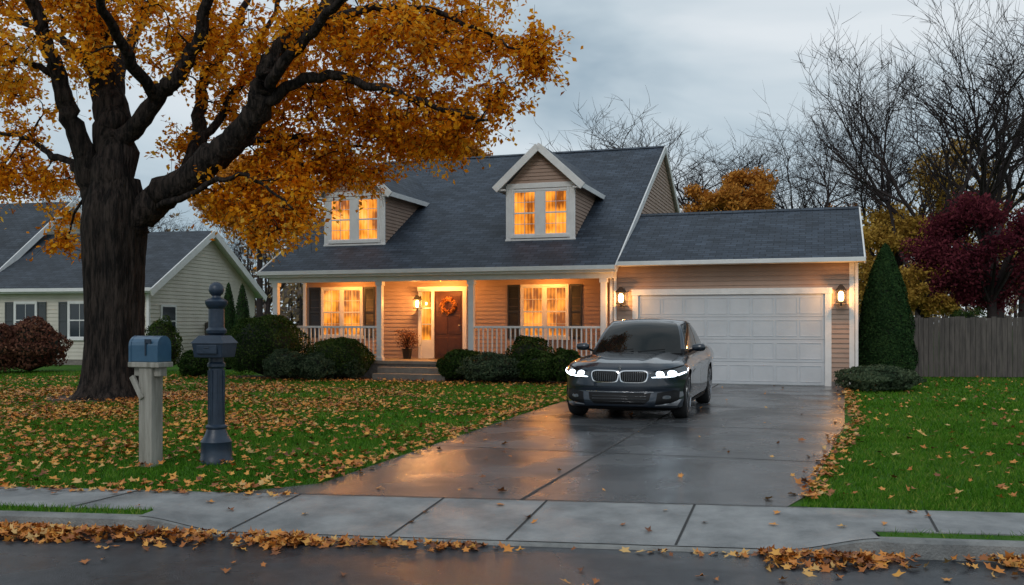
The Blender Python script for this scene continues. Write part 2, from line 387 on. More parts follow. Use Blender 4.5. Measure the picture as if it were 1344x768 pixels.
def rake(u,v0,z0,v1,z1,w=.04,h=.2): t.beam((u,v0,z0-h/2+.015),(u,v1,z1-h/2+.015),(1,0,0),w,h)
rake(-.478,-.5,EZ-.01,RV,RZ+.0); rake(-.478,2*RV+.5,EZ-.01,RV,RZ)
rake(-10.77,-.5,EZ-.01,RV,RZ); rake(-10.77,2*RV+.5,EZ-.01,RV,RZ)
rake(5.38,-.48,3.05,2.9,4.6,h=.17); rake(5.38,6.28,3.05,2.9,4.6,h=.17)
t.box(-10.6,-.6,-.27,-.12,2.66,2.87)
t.box(-10.74,-.51,-.469,-.43,2.80,2.90)
t.box(-10.8,-.5,-.58,-.472,2.865,2.975)
t.box(-10.74,-.6,-.43,-.27,2.80,2.82)
t.box(-.45,5.4,-.56,-.455,2.95,3.05)
t.box(-.44,5.34,-.45,-.02,2.955,2.985)
t.box(-10.5,-.6,-.12,1.58,2.745,2.785)
for u in (-10.42,-7.15,-4.46,-.86):
    t.box(u-.075,u+.075,-.24,-.09,.49,2.66); t.box(u-.1,u+.1,-.265,-.065,.49,.58); t.box(u-.1,u+.1,-.265,-.065,2.55,2.66)
def rail(u0,u1):
    t.box(u0,u1,-.20,-.13,1.38,1.44); t.box(u0,u1,-.19,-.14,.62,.67)
    n=int((u1-u0)/.125)
    for i in range(1,n): x=u0+(u1-u0)*i/n; t.box(x-.019,x+.019,-.184,-.146,.67,1.38)
rail(-10.345,-7.225); rail(-4.385,-.935)
t.box(-10.45,-10.39,-.09,1.58,1.38,1.44);t.box(-10.44,-10.4,-.09,1.58,.62,.67)
for i in range(1,13): y=-.09+1.67*i/13; t.box(-10.436,-10.404,y-.016,y+.016,.67,1.38)
t.box(5.05,5.17,-.035,.0,0.0,2.95); t.box(5.141,5.172,.001,.1,0,2.95)
t.box(-.735,-.66,-.04,0,.0,2.90)
t.box(5.18,5.25,-.10,-.03,.05,2.95); t.box(-.62,-.55,-.10,-.045,.05,2.86)
t.box(-10.56,-10.46,1.55,1.63,.49,2.74)
t.box(-.15,0,-.045,.03,0,2.22);t.box(4.5,4.65,-.045,.03,0,2.22);t.box(-.17,4.67,-.05,.03,2.221,2.37)
for uc in (-2.9,-8.55):
    for s in (-1,1):
        t.beam((uc+s*1.25,.80,DZ-.115),(uc,.80,6.325),(0,1,0),.05,.19)
        t.beam((uc+s*1.215,.83,DZ-.07),(uc+s*1.215,rv(DZ)+.1,DZ-.07),(s,0,0),.03,.14)
        t.box(uc+s*.955-.05 if s>0 else uc-.985,uc+.985 if s>0 else uc-.905,1.01,1.05,3.82,5.32)
        t.box(min(uc+s*.96,uc+s*1.2),max(uc+s*.96,uc+s*1.2),.83,1.0,DZ-.14,DZ-.1)
    t.box(uc-.95,uc+.95,1.0,1.045,5.22,5.36)
    t.box(uc-1.0,uc+1.0,.985,1.045,3.72,3.83)
    t.box(uc-.905,uc-.76,1.012,1.045,3.83,5.22); t.box(uc+.76,uc+.905,1.012,1.045,3.83,5.22)
gl=MB()
for uc in (-2.9,-8.55): window(t,gl,uc-.76,uc+.76,3.94,5.14,1.045,2,2,4,.06,.26,.05)
window(t,gl,-9.87,-8.62,1.15,2.53,1.6-.02,2,2,4); window(t,gl,-3.56,-2.3,1.15,2.53,1.58,2,2,4)
t.box(-6.74,-6.64,1.5,1.6,.49,2.52);t.box(-6.33,-6.24,1.5,1.6,.49,2.44);t.box(-5.36,-5.24,1.5,1.6,.49,2.52);t.box(-6.76,-5.22,1.49,1.6,2.441,2.57)
t.box(-6.64,-6.33,1.54,1.59,.49,1.0)
for z in (1.0,1.47,1.94): t.box(-6.64,-6.33,1.545,1.585,z,z+.03)
gl.poly([(-6.64,1.565,1.0),(-6.33,1.565,1.0),(-6.33,1.565,2.44),(-6.64,1.565,2.44)])
t.obj('white_trim',m_white,house,bevel=.006); gl.obj('window_glass',m_win,house)
b=MB()
for a,c in ((-10.36,-9.98),(-8.50,-8.16),(-4.02,-3.67),(-2.19,-1.86)): shutter(b,a,c,1.08,2.6,1.6)
b.obj('shutters',m_shut,house)
b=MB(); b.box(-6.24,-5.36,1.54,1.59,.5,2.44)
for r,(z0,z1) in enumerate(((.62,1.1),(1.2,1.75),(1.85,2.33))):
    for c in range(2): x=-6.16+c*.40; b.box(x,x+.32,1.528,1.541,z0,z1)
b.obj('front_door',m_doorw,house,bevel=.008)
b=MB(); b.lathe([(.0,-.03),(.025,-.02),(.03,0),(.02,.02)],10,(-5.46,1.5,1.45)); b.box(-5.49,-5.43,1.53,1.54,1.3,1.52); b.obj('door_handle',m_chrome,house)
n=900; a=rng.uniform(0,2*np.pi,n); q=rng.normal(0,.03,(n,3)); C=np.stack([-5.8+.19*np.cos(a),np.full(n,1.49),2.02+.19*np.sin(a)],1)+q*np.array([1,.6,1]); V,F=leafquads(C,.028); npobj('wreath',V,F,m_fallen,house)
b=MB(); b.box(-6.2,-5.4,1.0,1.45,.491,.505); b.obj('door_mat',m_soil,house)
b=MB(); b.box(0,4.5,.02,.06,0,2.22)
for r in range(4):
    z0=.02+r*.55
    b.box(.005,4.495,.004,.019,z0,z0+.54)
    for c in range(8):
        x=.05+c*.554
        for (a0,a1,c0,c1) in ((x,x+.5,z0+.07,z0+.085),(x,x+.5,z0+.455,z0+.47),(x,x+.015,z0+.085,z0+.455),(x+.485,x+.5,z0+.085,z0+.455)):
            b.box(a0,a1,-.006,.0035,c0,c1)
b.obj('garage_door',m_gdoor,house,bevel=.003)
def lantern(u,v,z,name,power,sc_=1.0):
    e=empty(name,(u,v,z),0,house); e.scale=(sc_,)*3; b=MB()
    b.box(-.05,.05,-.03,0,-.12,.16); b.box(-.012,.012,-.14,-.03,.13,.155)
    b.box(-.09,.09,-.24,-.06,-.17,-.145); b.box(-.015,.015,-.165,-.135,-.22,-.17)
    for x in (-.085,.07):
        for y in (-.235,-.08): b.box(x,x+.015,y,y+.015,-.145,.07)
    b.hexa([(-.105,-.255,.07),(.105,-.255,.07),(.105,-.045,.07),(-.105,-.045,.07),(-.025,-.175,.18),(.025,-.175,.18),(.025,-.125,.18),(-.025,-.125,.18)])
    b.obj('lantern_frame',m_black,e)
    b=MB(); b.lathe([(.035,-.13),(.05,-.09),(.05,.01),(.03,.05)],12,(0,-.15,0)); b.obj('lantern_bulb',m_glow,e,True)
    l=bpy.data.lights.new('lantern_light','POINT'); l.energy=power; l.color=(1,.43,.11); l.shadow_soft_size=.04
    o=bpy.data.objects.new('lantern_light',l); sc.collection.objects.link(o); o.parent=e; o.location=(0,-.32,-.02)
lantern(-.41,-.02,2.2,'wall_lantern',27,1.25); lantern(4.86,-.02,2.2,'wall_lantern',27,1.25); lantern(-6.69,1.5,2.12,'wall_lantern',70,1.1)
for u in (-8.9,-5.8,-2.7):
    b=MB(); b.lathe([(.07,0),(.075,-.015),(.05,-.03),(.01,-.035)],16,(u,.9,2.744)); b.obj('porch_ceiling_lamp',m_glow2,house,True)
    l=bpy.data.lights.new('ceiling_light','POINT'); l.energy=50 if u!=-5.8 else 75; l.color=(1,.37,.075); l.shadow_soft_size=.03
    o=bpy.data.objects.new('ceiling_light',l); sc.collection.objects.link(o); o.parent=house; o.location=(u,.9,2.66)
def shrub(name,X,Y,w,h,mat,n=5000,size=.035,z=0,d=None,lump=.14,parent=None):
    e=empty(name,(X,Y,z),random.uniform(0,6),parent); d=d or w
    D=unit(n); D[:,2]=np.where(D[:,2]<-.75,-D[:,2],D[:,2])
    ph=rng.uniform(0,6,6)
    f=1+lump*(np.sin(D[:,0]*5+ph[0])*np.sin(D[:,1]*5+ph[1])+.6*np.sin(D[:,2]*9+ph[2]+D[:,0]*4)+.5*np.sin(D[:,0]*13+ph[3])*np.sin(D[:,2]*12+ph[4]))
    rr=f*(1-np.abs(rng.normal(0,.07,n))); out=rng.uniform(0,1,n)<.03; rr[out]*=1.06
    C=D*rr[:,None]*np.array([w/2,w/2 if d>=w else (w+d)/4,h/2]); C[:,2]+=h*.47
    C[:,2]=np.maximum(C[:,2],.02+rng.uniform(0,.05,n))
    V,F=leafquads(C,rng.uniform(.6,1.25,n)*size,D,.55,.9); npobj('foliage',V,F,mat,e)
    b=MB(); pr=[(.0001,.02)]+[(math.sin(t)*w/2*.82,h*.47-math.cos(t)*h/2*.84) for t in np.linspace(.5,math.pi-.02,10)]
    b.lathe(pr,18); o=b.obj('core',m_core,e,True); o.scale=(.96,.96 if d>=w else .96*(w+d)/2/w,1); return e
pe=empty('porch_planter',(0,0,0),0,house)
b=MB(); b.lathe([(.11,.49),(.15,.75),(.17,.78),(.15,.785)],14,(-6.95,1.2,0)); b.obj('pot',m_black,pe,True)
tb=Tubes(); Cs=[]
for i in range(60):
    a=random.uniform(0,6.3); r=random.uniform(.05,.32); h=random.uniform(.1,.6); p=[(-6.95,1.2,.75),(-6.95+.4*r*math.cos(a),1.2+.4*r*math.sin(a),.75+h*.6),(-6.95+r*math.cos(a),1.2+r*math.sin(a),.75+h)]
    tb.add(p,[.006,.005,.003],4)
    for k in range(14): Cs.append([p[2][j]+random.gauss(0,.06) for j in range(3)])
tb.obj('stems',m_bark,pe); V,F=leafquads(np.array(Cs),.026); npobj('dry_leaves',V,F,m_russet,pe)

# ---------------- neighbour house
T2=R(12); nx,ny=px(195,480,34)[:2]
nb=empty('neighbor_house',(nx,ny,0),-T2)
w=MB(); n_r=.57
siding(w,(0,0,0),(1,0,0),(0,-1,0),.2,2.8,lambda z:(-16,0),h=.14)
gn=lambda z:(max(0,(z-2.8)/n_r),8-max(0,(z-2.8)/n_r))
siding(w,(0,0,0),(0,1,0),(1,0,0),.2,5.0,gn,h=.14)
wu,wz,wv=-7.3,3.4,1.2
gw=lambda z:(wv+max(0,(z-3.6)/.75),wv+8-max(0,(z-3.6)/.75))
siding(w,(wu,0,0),(0,1,0),(1,0,0),2.9,6.55,gw,h=.14)
siding(w,(0,wv,0),(1,0,0),(0,-1,0),2.9,3.7,lambda z:(wu-9,wu),h=.14)
w.obj('siding_walls',m_siding2,nb)
b=MB()
ov=.35
roofslab(b,(-16,-ov,2.85-ov*n_r+.1),(.35,-ov,2.85-ov*n_r+.1),(.35,4,5.2),(-16,4,5.2),.12)
roofslab(b,(.35,8+ov,2.85-ov*n_r+.1),(-16,8+ov,2.85-ov*n_r+.1),(-16,4,5.2),(.35,4,5.2),.12)
roofslab(b,(wu-9,wv-.4,3.4),(wu+.35,wv-.4,3.4),(wu+.35,wv+4,6.7),(wu-9,wv+4,6.7),.12)
roofslab(b,(wu+.35,wv+8.4,3.4),(wu-9,wv+8.4,3.4),(wu-9,wv+4,6.7),(wu+.35,wv+4,6.7),.12)
b.obj('roof',[m_roof2,m_white],nb)
t=MB()
for s in (-1,1):
    t.beam((.36,4+s*4.4,2.85-ov*n_r-.05),(.36,4,5.1),(1,0,0),.05,.26)
    t.beam((wu+.37,wv+4+s*4.45,3.3),(wu+.37,wv+4,6.62),(1,0,0),.05,.24)
t.box(-16,.35,-ov-.1,-ov,2.66,2.78); t.box(-.06,.04,-.05,.06,.2,2.8); t.box(-16,.3,-ov+.01,0,2.60,2.64)
g=MB()
for uc in (-2.75,-5.0,-8.4,-11.5): window(t,g,uc-.42,uc+.42,1.0,2.25,-.02,1,2,2)
for vc in (1.2,5.3):
    t.box(.03,.07,vc-.5,vc+.5,1.0,2.2); g.poly([(.075,vc-.42,1.08),(.075,vc+.42,1.08),(.075,vc+.42,2.12),(.075,vc-.42,2.12)]); t.box(.08,.09,vc-.42,vc+.42,1.58,1.62)
t.obj('white_trim',m_white,nb); g.obj('window_glass',m_darkwin,nb)
b=MB()
for uc in (-2.75,-5.0,-8.4,-11.5):
    shutter(b,uc-.86,uc-.51,.95,2.3,-.02); shutter(b,uc+.51,uc+.86,.95,2.3,-.02)
b.obj('shutters',m_shut2,nb)
b=MB(); b.box(-16,-.0,.0,.1,0,.2); b.box(-.1,.01,.1,8,0,.2); b.obj('foundation',m_stone,nb)

# ---------------- fences
def fence(name,p,q,h,w=.14):
    e=empty(name); p=Vector(p);q=Vector(q);L=(q-p).length;d=(q-p)/L;n=Vector((-d.y,d.x));b=MB();x=0
    while x<L:
        hh=h+random.uniform(-.025,.025); a=p+d*x;c=p+d*(x+w-.012);o=n*random.uniform(.0,.008)
        a=a+o;c=c+o; k=n*.02
        b.hexa([(*a,.03),(*c,.03),(*(c+k),.03),(*(a+k),.03),(*a,hh),(*c,hh),(*(c+k),hh),(*(a+k),hh)]); x+=w
    b.obj('boards',m_fence,e); b=MB()
    for z in (.4,h-.3): b.beam((*(p+n*.06),z),(*(q+n*.06),z),(n.x,n.y,0),.05,.09)
    x=0
    while x<L: a=p+d*x+n*.1; b.box(a.x-.05,a.x+.05,a.y-.05,a.y+.05,0,h+.05); x+=2.4
    b.obj('rails_and_posts',m_fence,e)
fence('wooden_fence',(8.9,26.6),(24,25.4),1.68)
fence('wooden_fence',(-13.6,38.2),(-8.6,36.5),1.55)

# ---------------- shrubs
def SH(x0,x1,ytop,Y,mat=m_box,n=5000,name='boxwood_shrub',size=.035,**k):
    s=1250/Y; X=((x0+x1)/2-672)/s; w=(x1-x0)/s; h=1.5+(425-ytop)/s
    return shrub(name,X,Y,w*1.04,h,mat,n,size,**k)
SH(298,403,410,26.7,n=11000,lump=.06); SH(403,487,442,25.9,n=8000,lump=.06)
SH(348,400,458,25.3,m_boxg,4500); SH(393,441,463,25.1,m_boxg,4000); SH(236,277,460,26.5,n=3500)
SH(576,638,457,24.85,n=6000,lump=.06); SH(608,682,463,24.2,m_boxg,6000); SH(680,737,459,23.9,n=6000); SH(664,726,441,24.55,n=4000)
SH(724,765,457,23.6,n=4000); SH(188,236,418,30,m_box,5000); SH(436,478,465,25.6,m_boxg,3000)
SH(-5,82,420,29.5,m_russet,8000,'russet_shrub',.05); SH(-60,20,425,28.5,m_russet,6000,'russet_shrub',.05)
SH(1098,1208,479,21.4,m_boxg,9000,'juniper_shrub',.035,d=1.4)
SH(1238,1300,402,30,m_box,4000)
def conifer(x,ytop,Y,wpx,n):
    s=1250/Y; X=(x-672)/s; h=1.5+(425-ytop)/s; wr=wpx/s/2; e=empty('arborvitae_tree',(X,Y,0))
    t=rng.beta(1.1,1.6,n); a=rng.uniform(0,2*np.pi,n)
    P_=lambda q:math.sin((1-q)**.75*math.pi*.5)*min(1,.75+q*2.5)
    prof=np.array([P_(q) for q in t])
    r=wr*prof*(1+.05*np.sin(a*7+np.sin(t*9)*3)+.04*np.sin(a*3-t*23))*(1-np.abs(rng.normal(0,.08,n)))
    C=np.stack([r*np.cos(a),r*np.sin(a),.05+t*(h-.05)],1); N=np.stack([np.cos(a),np.sin(a),np.full(n,.5)],1)
    V,F=leafquads(C,rng.uniform(.5,1.2,n)*.038,N,.4,.8); npobj('foliage',V,F,m_con,e)
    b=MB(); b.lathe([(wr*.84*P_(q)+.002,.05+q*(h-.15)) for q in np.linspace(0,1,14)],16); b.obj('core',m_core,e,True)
    b=MB(); b.lathe([(.09,0),(.07,.4)],10); b.obj('trunk',m_bark,e,True)
conifer(1162,319,24.6,76,32000); conifer(300,370,31.5,26,6000); conifer(318,372,31,28,6000)

# ---------------- maple
mp=empty('maple_tree'); TY=19.3; tb=Tubes(); samples=[]
def limb(pts,r0,r1,k=8,n=6,pw=1.0):
    P=smoothline([px(x,y,TY+d) for x,y,d in pts],n); m=len(P)
    j=[Vector((random.gauss(0,.03),random.gauss(0,.03),random.gauss(0,.03))) if 0<i<m-1 else Vector() for i in range(m)]
    P=[p+q for p,q in zip(P,j)]
    rad=[(r0+(r1-r0)*(i/(m-1))**pw)*random.uniform(.94,1.06) for i in range(m)]; tb.add(P,rad,k)
    for p,r in zip(P,rad): samples.append((p,r))
    return P
tp=[(146,535,0,.98),(147,524,0,.80),(148,510,0,.66),(149,485,0,.585),(150,440,0,.55),(150,390,0,.545),(149,340,0,.565),(149,300,0,.60),(151,268,0,.56),(152,235,0,.44)]
K=72; V=[];F=[]; TP=smoothline([Vector((x,y,r*100)) for x,y,d,r in tp],9)
ridge=[random.gauss(0,1) for _ in range(K)]
for i,q in enumerate(TP):
    x,y,r=q.x,q.y,q.z/100
    c=px(x,y,TY); fa=.05+.22*math.exp(-i/7.0)
    ridge=[.90*g+.43*random.gauss(0,1) for g in ridge]
    for k in range(K):
        a=2*math.pi*k/K; fl=1+fa*math.sin(a*5+.6)+.02*math.sin(a*9+i*.1)+.020*max(-1.6,min(1.6,ridge[k]))
        V.append((c.x+r*fl*math.cos(a),c.y+r*fl*math.sin(a),c.z))
for i in range(len(TP)-1):
    for k in range(K): F.append((i*K+k,i*K+(k+1)%K,(i+1)*K+(k+1)%K,(i+1)*K+k))
npobj('trunk',V,F,m_bark,mp,True)
limb([(150,262,0),(150,205,0),(146,150,.2),(136,90,.4),(124,20,.5),(112,-90,.8),(110,-200,1)],.46,.14,12)
limb([(132,292,0),(118,235,-.1),(100,175,-.3),(82,120,-.5),(62,55,-.8),(30,-30,-1.2),(-10,-120,-1.5)],.27,.07,10)
limb([(152,205,0),(172,175,-.2),(205,130,-.5),(235,95,-.8),(262,45,-1.1),(280,-30,-1.5),(290,-120,-1.7)],.22,.07,9)
limb([(168,300,0),(205,262,0),(245,238,-.3),(285,203,-.6),(318,172,-.9),(342,130,-1.2),(352,90,-1.3),(385,50,-1.3),(430,8,-1.1),(470,-60,-.6),(490,-130,0)],.36,.1,12)
limb([(335,150,-1.1),(375,118,-1.3),(430,100,-1.5),(490,112,-1.6),(545,132,-1.6),(600,150,-1.5),(640,158,-1.4)],.13,.025,7)
limb([(225,250,0),(258,205,.5),(262,150,1),(270,100,1.5),(310,40,2),(340,-40,2.4)],.2,.06,8)
limb([(262,195,.5),(310,120,.9),(350,40,1.3),(380,-30,1.6)],.1,.04,7)
limb([(190,272,0),(240,262,-.6),(290,235,-1),(340,240,-1.4),(385,275,-1.7)],.08,.02,6)
limb([(385,50,-1.3),(450,20,-1.3),(530,10,-1.2),(610,30,-1.2),(680,65,-1.2)],.11,.02,7)
limb([(300,190,-.7),(380,180,.2),(450,190,1.0),(510,200,1.6)],.09,.02,6)
limb([(115,230,-.1),(70,205,.5),(30,180,1.2),(-30,165,2)],.09,.03,6)
limb([(120,240,.1),(95,290,.7),(88,320,1)],.04,.012,5)
limb([(140,110,.3),(90,60,1.5),(20,20,2.5),(-60,-10,3.2)],.14,.04,7)
limb([(205,130,-.5),(160,60,-1.8),(130,-10,-3),(100,-80,-4)],.13,.04,7)
limb([(342,130,-1.2),(390,60,-2.0),(450,0,-2.8),(520,-60,-3.4)],.13,.04,7)
limb([(150,150,.2),(170,60,2.2),(220,-30,4),(250,-100,5)],.16,.05,7)
limb([(75,100,-.5),(30,80,-.6),(-20,90,-.8),(-80,110,-1)],.08,.03,6)
blobs=[(45,45,105,85,0,2.6,40),(20,140,50,50,1,1.8,12),(45,222,55,24,1.5,1.2,17),(92,295,14,32,.8,.4,7),(10,240,30,15,1.5,.8,5),
 (200,30,120,70,.7,2.6,38),(300,90,90,70,.9,2.0,30),(250,200,40,35,1.3,.8,6),(410,60,110,80,.2,2.4,46),(530,45,105,58,-.2,2.1,42),(630,58,72,45,-.6,1.2,27),(695,70,24,22,-.7,.6,8),
 (430,155,105,50,.5,1.8,40),(535,150,80,42,-.2,1.5,28),(608,152,45,22,-.8,.9,12),(655,128,27,18,-.8,.6,7),(365,225,70,40,.2,1.4,29),(378,284,36,28,-.8,.8,14),(455,214,50,24,.8,1.1,17),(315,262,42,24,-.3,.9,13),(345,310,20,10,-.8,.6,4),(540,192,36,14,.8,.9,8),(590,182,26,10,-.5,.6,6),
 (200,-120,230,90,.5,3.4,36),(430,-80,170,70,0,3,30),(0,-60,110,80,0,3,18),(600,-20,80,40,-.5,1.6,14)]
cl=[]
for bx,by,rx,ry,d,dd,n in blobs:
    for _ in range(n):
        while True:
            q=[random.uniform(-1,1) for _ in range(3)]
            if sum(c*c for c in q)<1: break
        x=bx+q[0]*rx;y=by+q[1]*ry;dy=d+q[2]*dd
        if 95<x<200 and y>110 and dy<.9: continue
        cl.append(px(x,y,TY+dy))
nodes=[(p,r) for p,r in samples if r<.32]
NP=np.array([tuple(p) for p,r in nodes])
rem=[(np.min(np.linalg.norm(NP-np.array(tuple(c)),axis=1)),i) for i,c in enumerate(cl)]; rem.sort()
Cs=[]
for _,i in rem:
    c=cl[i]; D=np.linalg.norm(NP-np.array(tuple(c)),axis=1); k=int(np.argmin(D)); p,r=nodes[k]; L=D[k]
    mid=(p+c)/2+Vector((random.gauss(0,.1),random.gauss(0,.1),abs(random.gauss(.05,.12))))*min(L,1.5)
    pts=smoothline([p,mid,c],3); r0=min(r*.7,.014+.026*L); tb.add(pts,np.linspace(r0,.009,len(pts)),5)
    for q in pts[2:]: nodes.append((q,.02))
    NP=np.concatenate([NP,np.array([tuple(q) for q in pts[2:]])])
    for _t in range(8):
        dv=Vector((random.gauss(0,1),random.gauss(0,1),random.gauss(-.25,.65))).normalized()*random.uniform(.25,.82)
        e=c+dv; m2=c+dv*.5+Vector((0,0,.05)); tb.add([c,m2,e+Vector((0,0,-.06))],[.009,.006,.003],3)
        for _l in range(15):
            tt=random.uniform(.15,1.05); q=c+dv*tt; Cs.append((q.x+random.gauss(0,.07),q.y+random.gauss(0,.07),q.z+random.gauss(-.03,.07)))
Cs=np.array(Cs); nl_=np.tile(np.array([[0,0,.8]]),(len(Cs),1))
V,F=leafquads(Cs,rng.uniform(.035,.075,len(Cs)),nl_,.62,1.0)
npobj('leaves',V,F,m_maple,mp); tb.obj('branches',m_bark,mp)
print('maple leaves',len(Cs))

# ---------------- bare trees
def grow(tb,p,d,L,r,lev,maxl,spread):
    n=(6,6,5,4,3,2)[lev]; P=[p];q=p.copy();dd=d.copy()
    jit=(.04,.12,.17,.2,.22,.22)[lev]; up=(.02,.06,.03,.015,0,-.01)[lev]
    for i in range(n):
        dd=(dd+Vector((random.gauss(0,jit),random.gauss(0,jit),random.gauss(up,.06)))).normalized(); q=q+dd*L/n; P.append(q.copy())
    r1=r*(.65 if lev==0 else .38); rad=np.linspace(r,r1,len(P)); tb.add(P,rad,(9,7,5,4,3,3)[lev])
    if lev>=maxl: return
    k=(5,5,5,4,4)[lev]
    for i in range(k):
        t=random.uniform(.5 if lev==0 else .25,1) if i else 1; f=t*n; a=min(int(f),n-1); pos=P[a].lerp(P[a+1],f-a)
        ax=Vector((random.gauss(0,1),random.gauss(0,1),random.gauss(0,.3))).normalized()
        nd=(dd*(1-spread*.35)+ax*spread*random.uniform(.6,1.2)+Vector((0,0,.12))).normalized()
        grow(tb,pos,nd,L*random.uniform(.52,.78)*(1.3 if lev==0 else 1),max(r*(1-.4*t)*random.uniform(.52,.74),.0115),lev+1,maxl,spread)
bt=[]
for sd_,spr in ((3,.70),(11,.82),(23,.76)):
    random.seed(sd_); tb=Tubes(); grow(tb,Vector((0,0,0)),Vector((0,0,1)),5.2,.34,0,5,spr)
    V=np.concatenate(tb.V); me=npobj('tmp',V,np.concatenate(tb.F),m_bark2,None,True); bt.append((me.data,V[:,2].max())); bpy.data.objects.remove(me)
random.seed(5)
def bare(x,ytop,Y,k,rz,wf=1):
    s=1250/Y; h=1.5+(425-ytop)/s; me,H=bt[k]; e=empty('bare_tree',((x-672)/s,Y,0),rz); f=h/H
    o=bpy.data.objects.new('branches',me); sc.collection.objects.link(o); o.parent=e; o.scale=(f*wf,f*wf,f)
bare(1210,-80,42,0,.5,.85); bare(1310,-30,46,2,4.2,.9); bare(1068,85,62,1,1.1,.85); bare(880,105,62,2,.3,1.05); bare(1150,60,55,1,3.4,.8)
bare(350,240,58,0,1,1); bare(240,250,55,1,2.5,1); bare(130,215,62,2,.6,1); bare(1255,110,62,1,5.2,.9); bare(985,205,75,0,2.9,1); bare(925,160,72,1,4.4,1)
def leafy(name,x,yc,Y,rx,ry,mat,n,size,nb_=14):
    s=1250/Y; X=(x-672)/s; Z=1.5-(yc-425)/s; e=empty(name,(X,Y,0)); rx/=s; ry/=s; tb=Tubes()
    cc=[]
    for i in range(nb_*3):
        v=unit(1)[0]*rng.uniform(.35,1)**.6; cc.append(v*np.array([rx,rx,ry])+np.array([0,0,Z]))
    per=n//len(cc); C=[]
    for c in cc:
        rr=rng.uniform(.16,.36)*max(rx,ry); q=unit(per)*(rng.uniform(0,1,(per,1))**.45)*rr*np.array([1,1,.7])+rng.normal(0,.05*rx,(per,3)); C.append(c+q)
        tb.add([Vector((0,0,max(.5,Z-ry*.9))),Vector((c[0]*.5,c[1]*.5,(c[2]+Z-ry*.3)/2)),Vector(c)],[.07,.045,.015],4)
    C=np.concatenate(C); C[:,2]=np.maximum(C[:,2],.1)
    V,F=leafquads(C,rng.uniform(.6,1.2,len(C))*size); npobj('foliage',V,F,mat,e)
    tb.add([Vector((0,0,0)),Vector((.05,0,Z*.5)),Vector((0,0,Z))],[.2,.15,.08],8); tb.obj('trunk',m_bark2,e)
leafy('burgundy_tree',1300,330,31,92,78,m_burg,26000,.07)
leafy('orange_tree',958,262,60,52,42,m_oran,14000,.12)
leafy('orange_tree',590,215,58,50,42,m_oran,8000,.13)
leafy('orange_tree',340,262,50,75,50,m_oran,12000,.12)
leafy('yellow_tree',1165,340,44,60,75,m_yel,14000,.10)
leafy('yellow_tree',1255,250,50,50,75,m_yel,5000,.11)
leafy('yellow_tree',1215,380,38,45,45,m_yel,9000,.08)
leafy('yellow_tree',1340,320,52,70,80,m_yel,7000,.11)
leafy('orange_tree',1105,325,64,50,55,m_oran,5000,.12)
C=[];tb=Tubes()
for i in range(210):
    X=random.uniform(-75,75); Y=random.uniform(72,105); h=random.uniform(5,12.5)
    m=170; c=unit(m)*(rng.uniform(0,1,(m,1))**.4)*np.array([3.2,3.2,h*.5])*random.uniform(.8,1.2)+np.array([X,Y,h*.52]); C.append(c)
    tb.add([Vector((X,Y,0)),Vector((X,Y,h*.85))],[.15,.03],4)
C=np.concatenate(C); C=C[C[:,2]>.1]; V,F=leafquads(C,rng.uniform(.15,.32,len(C)))
dt=empty('distant_trees'); npobj('foliage',V,F,m_dist,dt); tb.obj('trunks',m_bark2,dt)

# ---------------- grass
def grass(N,Y0,Y1,wid,hgt):
    Y=rng.uniform(Y0,Y1,N); X=rng.uniform(-1,1,N)*(.58*Y+1.0)
    d=X*SP+Y*CP; s=X*CP-Y*SP; u=(X-GX)*CT-(Y-GY)*ST; v=(X-GX)*ST+(Y-GY)*CT
    eR=np.where(v<-9,4.15+(v+16)*.085,4.8)+.1
    ok=((d>8.0)&((u<eLf(v)-.02)|(u>eR))&~((v>-1.5)&(u>-11.4)&(u<5.4)&(v<16)))|((d>6.99)&(d<7.17)&((s<-3.9)|(s>1.66)))
    ok&=((X-px(148,527,19.3).x)**2+(Y-19.3)**2>1.3**2)
    X=X[ok];Y=Y[ok];n=len(X); a=rng.uniform(0,2*np.pi,n); w=wid*rng.uniform(.6,1.2,n); h=hgt*rng.uniform(.5,1.2,n)
    lx=rng.normal(0,.5,n)*h; ly=rng.normal(0,.5,n)*h
    z=np.zeros(n)
    V=np.stack([np.stack([X-w*np.cos(a),Y-w*np.sin(a),z],1),np.stack([X+w*np.cos(a),Y+w*np.sin(a),z],1),np.stack([X+lx,Y+ly,h],1)],1).reshape(-1,3); return V
V=np.concatenate([grass(14000,6.0,8.4,.005,.05),grass(120000,7,12.5,.006,.05),grass(75000,12,18,.01,.055),grass(60000,17.5,30,.016,.06)])
npobj('grass',V,np.arange(len(V)).reshape(-1,3),m_grassb)

# ---------------- fallen leaves
ang=np.linspace(0,2*np.pi,10,endpoint=False); rad=np.array([1,.5,.95,.45,.8,.35,.8,.45,.95,.5])
def leafstars(C,size,tilt=.25):
    n=len(C); N=np.tile(np.array([[0,0,1.]]),(n,1))+rng.normal(0,tilt,(n,3)); N/=np.linalg.norm(N,axis=1,keepdims=True)
    A=np.cross(N,unit(n));A/=np.linalg.norm(A,axis=1,keepdims=True);B=np.cross(N,A)
    cu=rng.uniform(-.1,.45,n); wd=rng.uniform(.55,1.0,n)
    V=np.zeros((n,10,3))
    for k in range(10):
        x=rad[k]*np.cos(ang[k])*1.05;y=rad[k]*np.sin(ang[k])*.9
        V[:,k]=C+(A*x+B*y*wd[:,None])*size[:,None]+N*(size*cu*y*y*1.6)[:,None]
    V[:,:,2]=np.maximum(V[:,:,2],C[:,2:3]-.01)
    return V.reshape(-1,3),np.arange(10*n).reshape(n,10)
N=115000; Y=rng.uniform(8.0,27,N); X=rng.uniform(-1,1,N)*(.6*Y+1)
d=X*SP+Y*CP;s=X*CP-Y*SP;u=(X-GX)*CT-(Y-GY)*ST;v=(X-GX)*ST+(Y-GY)*CT
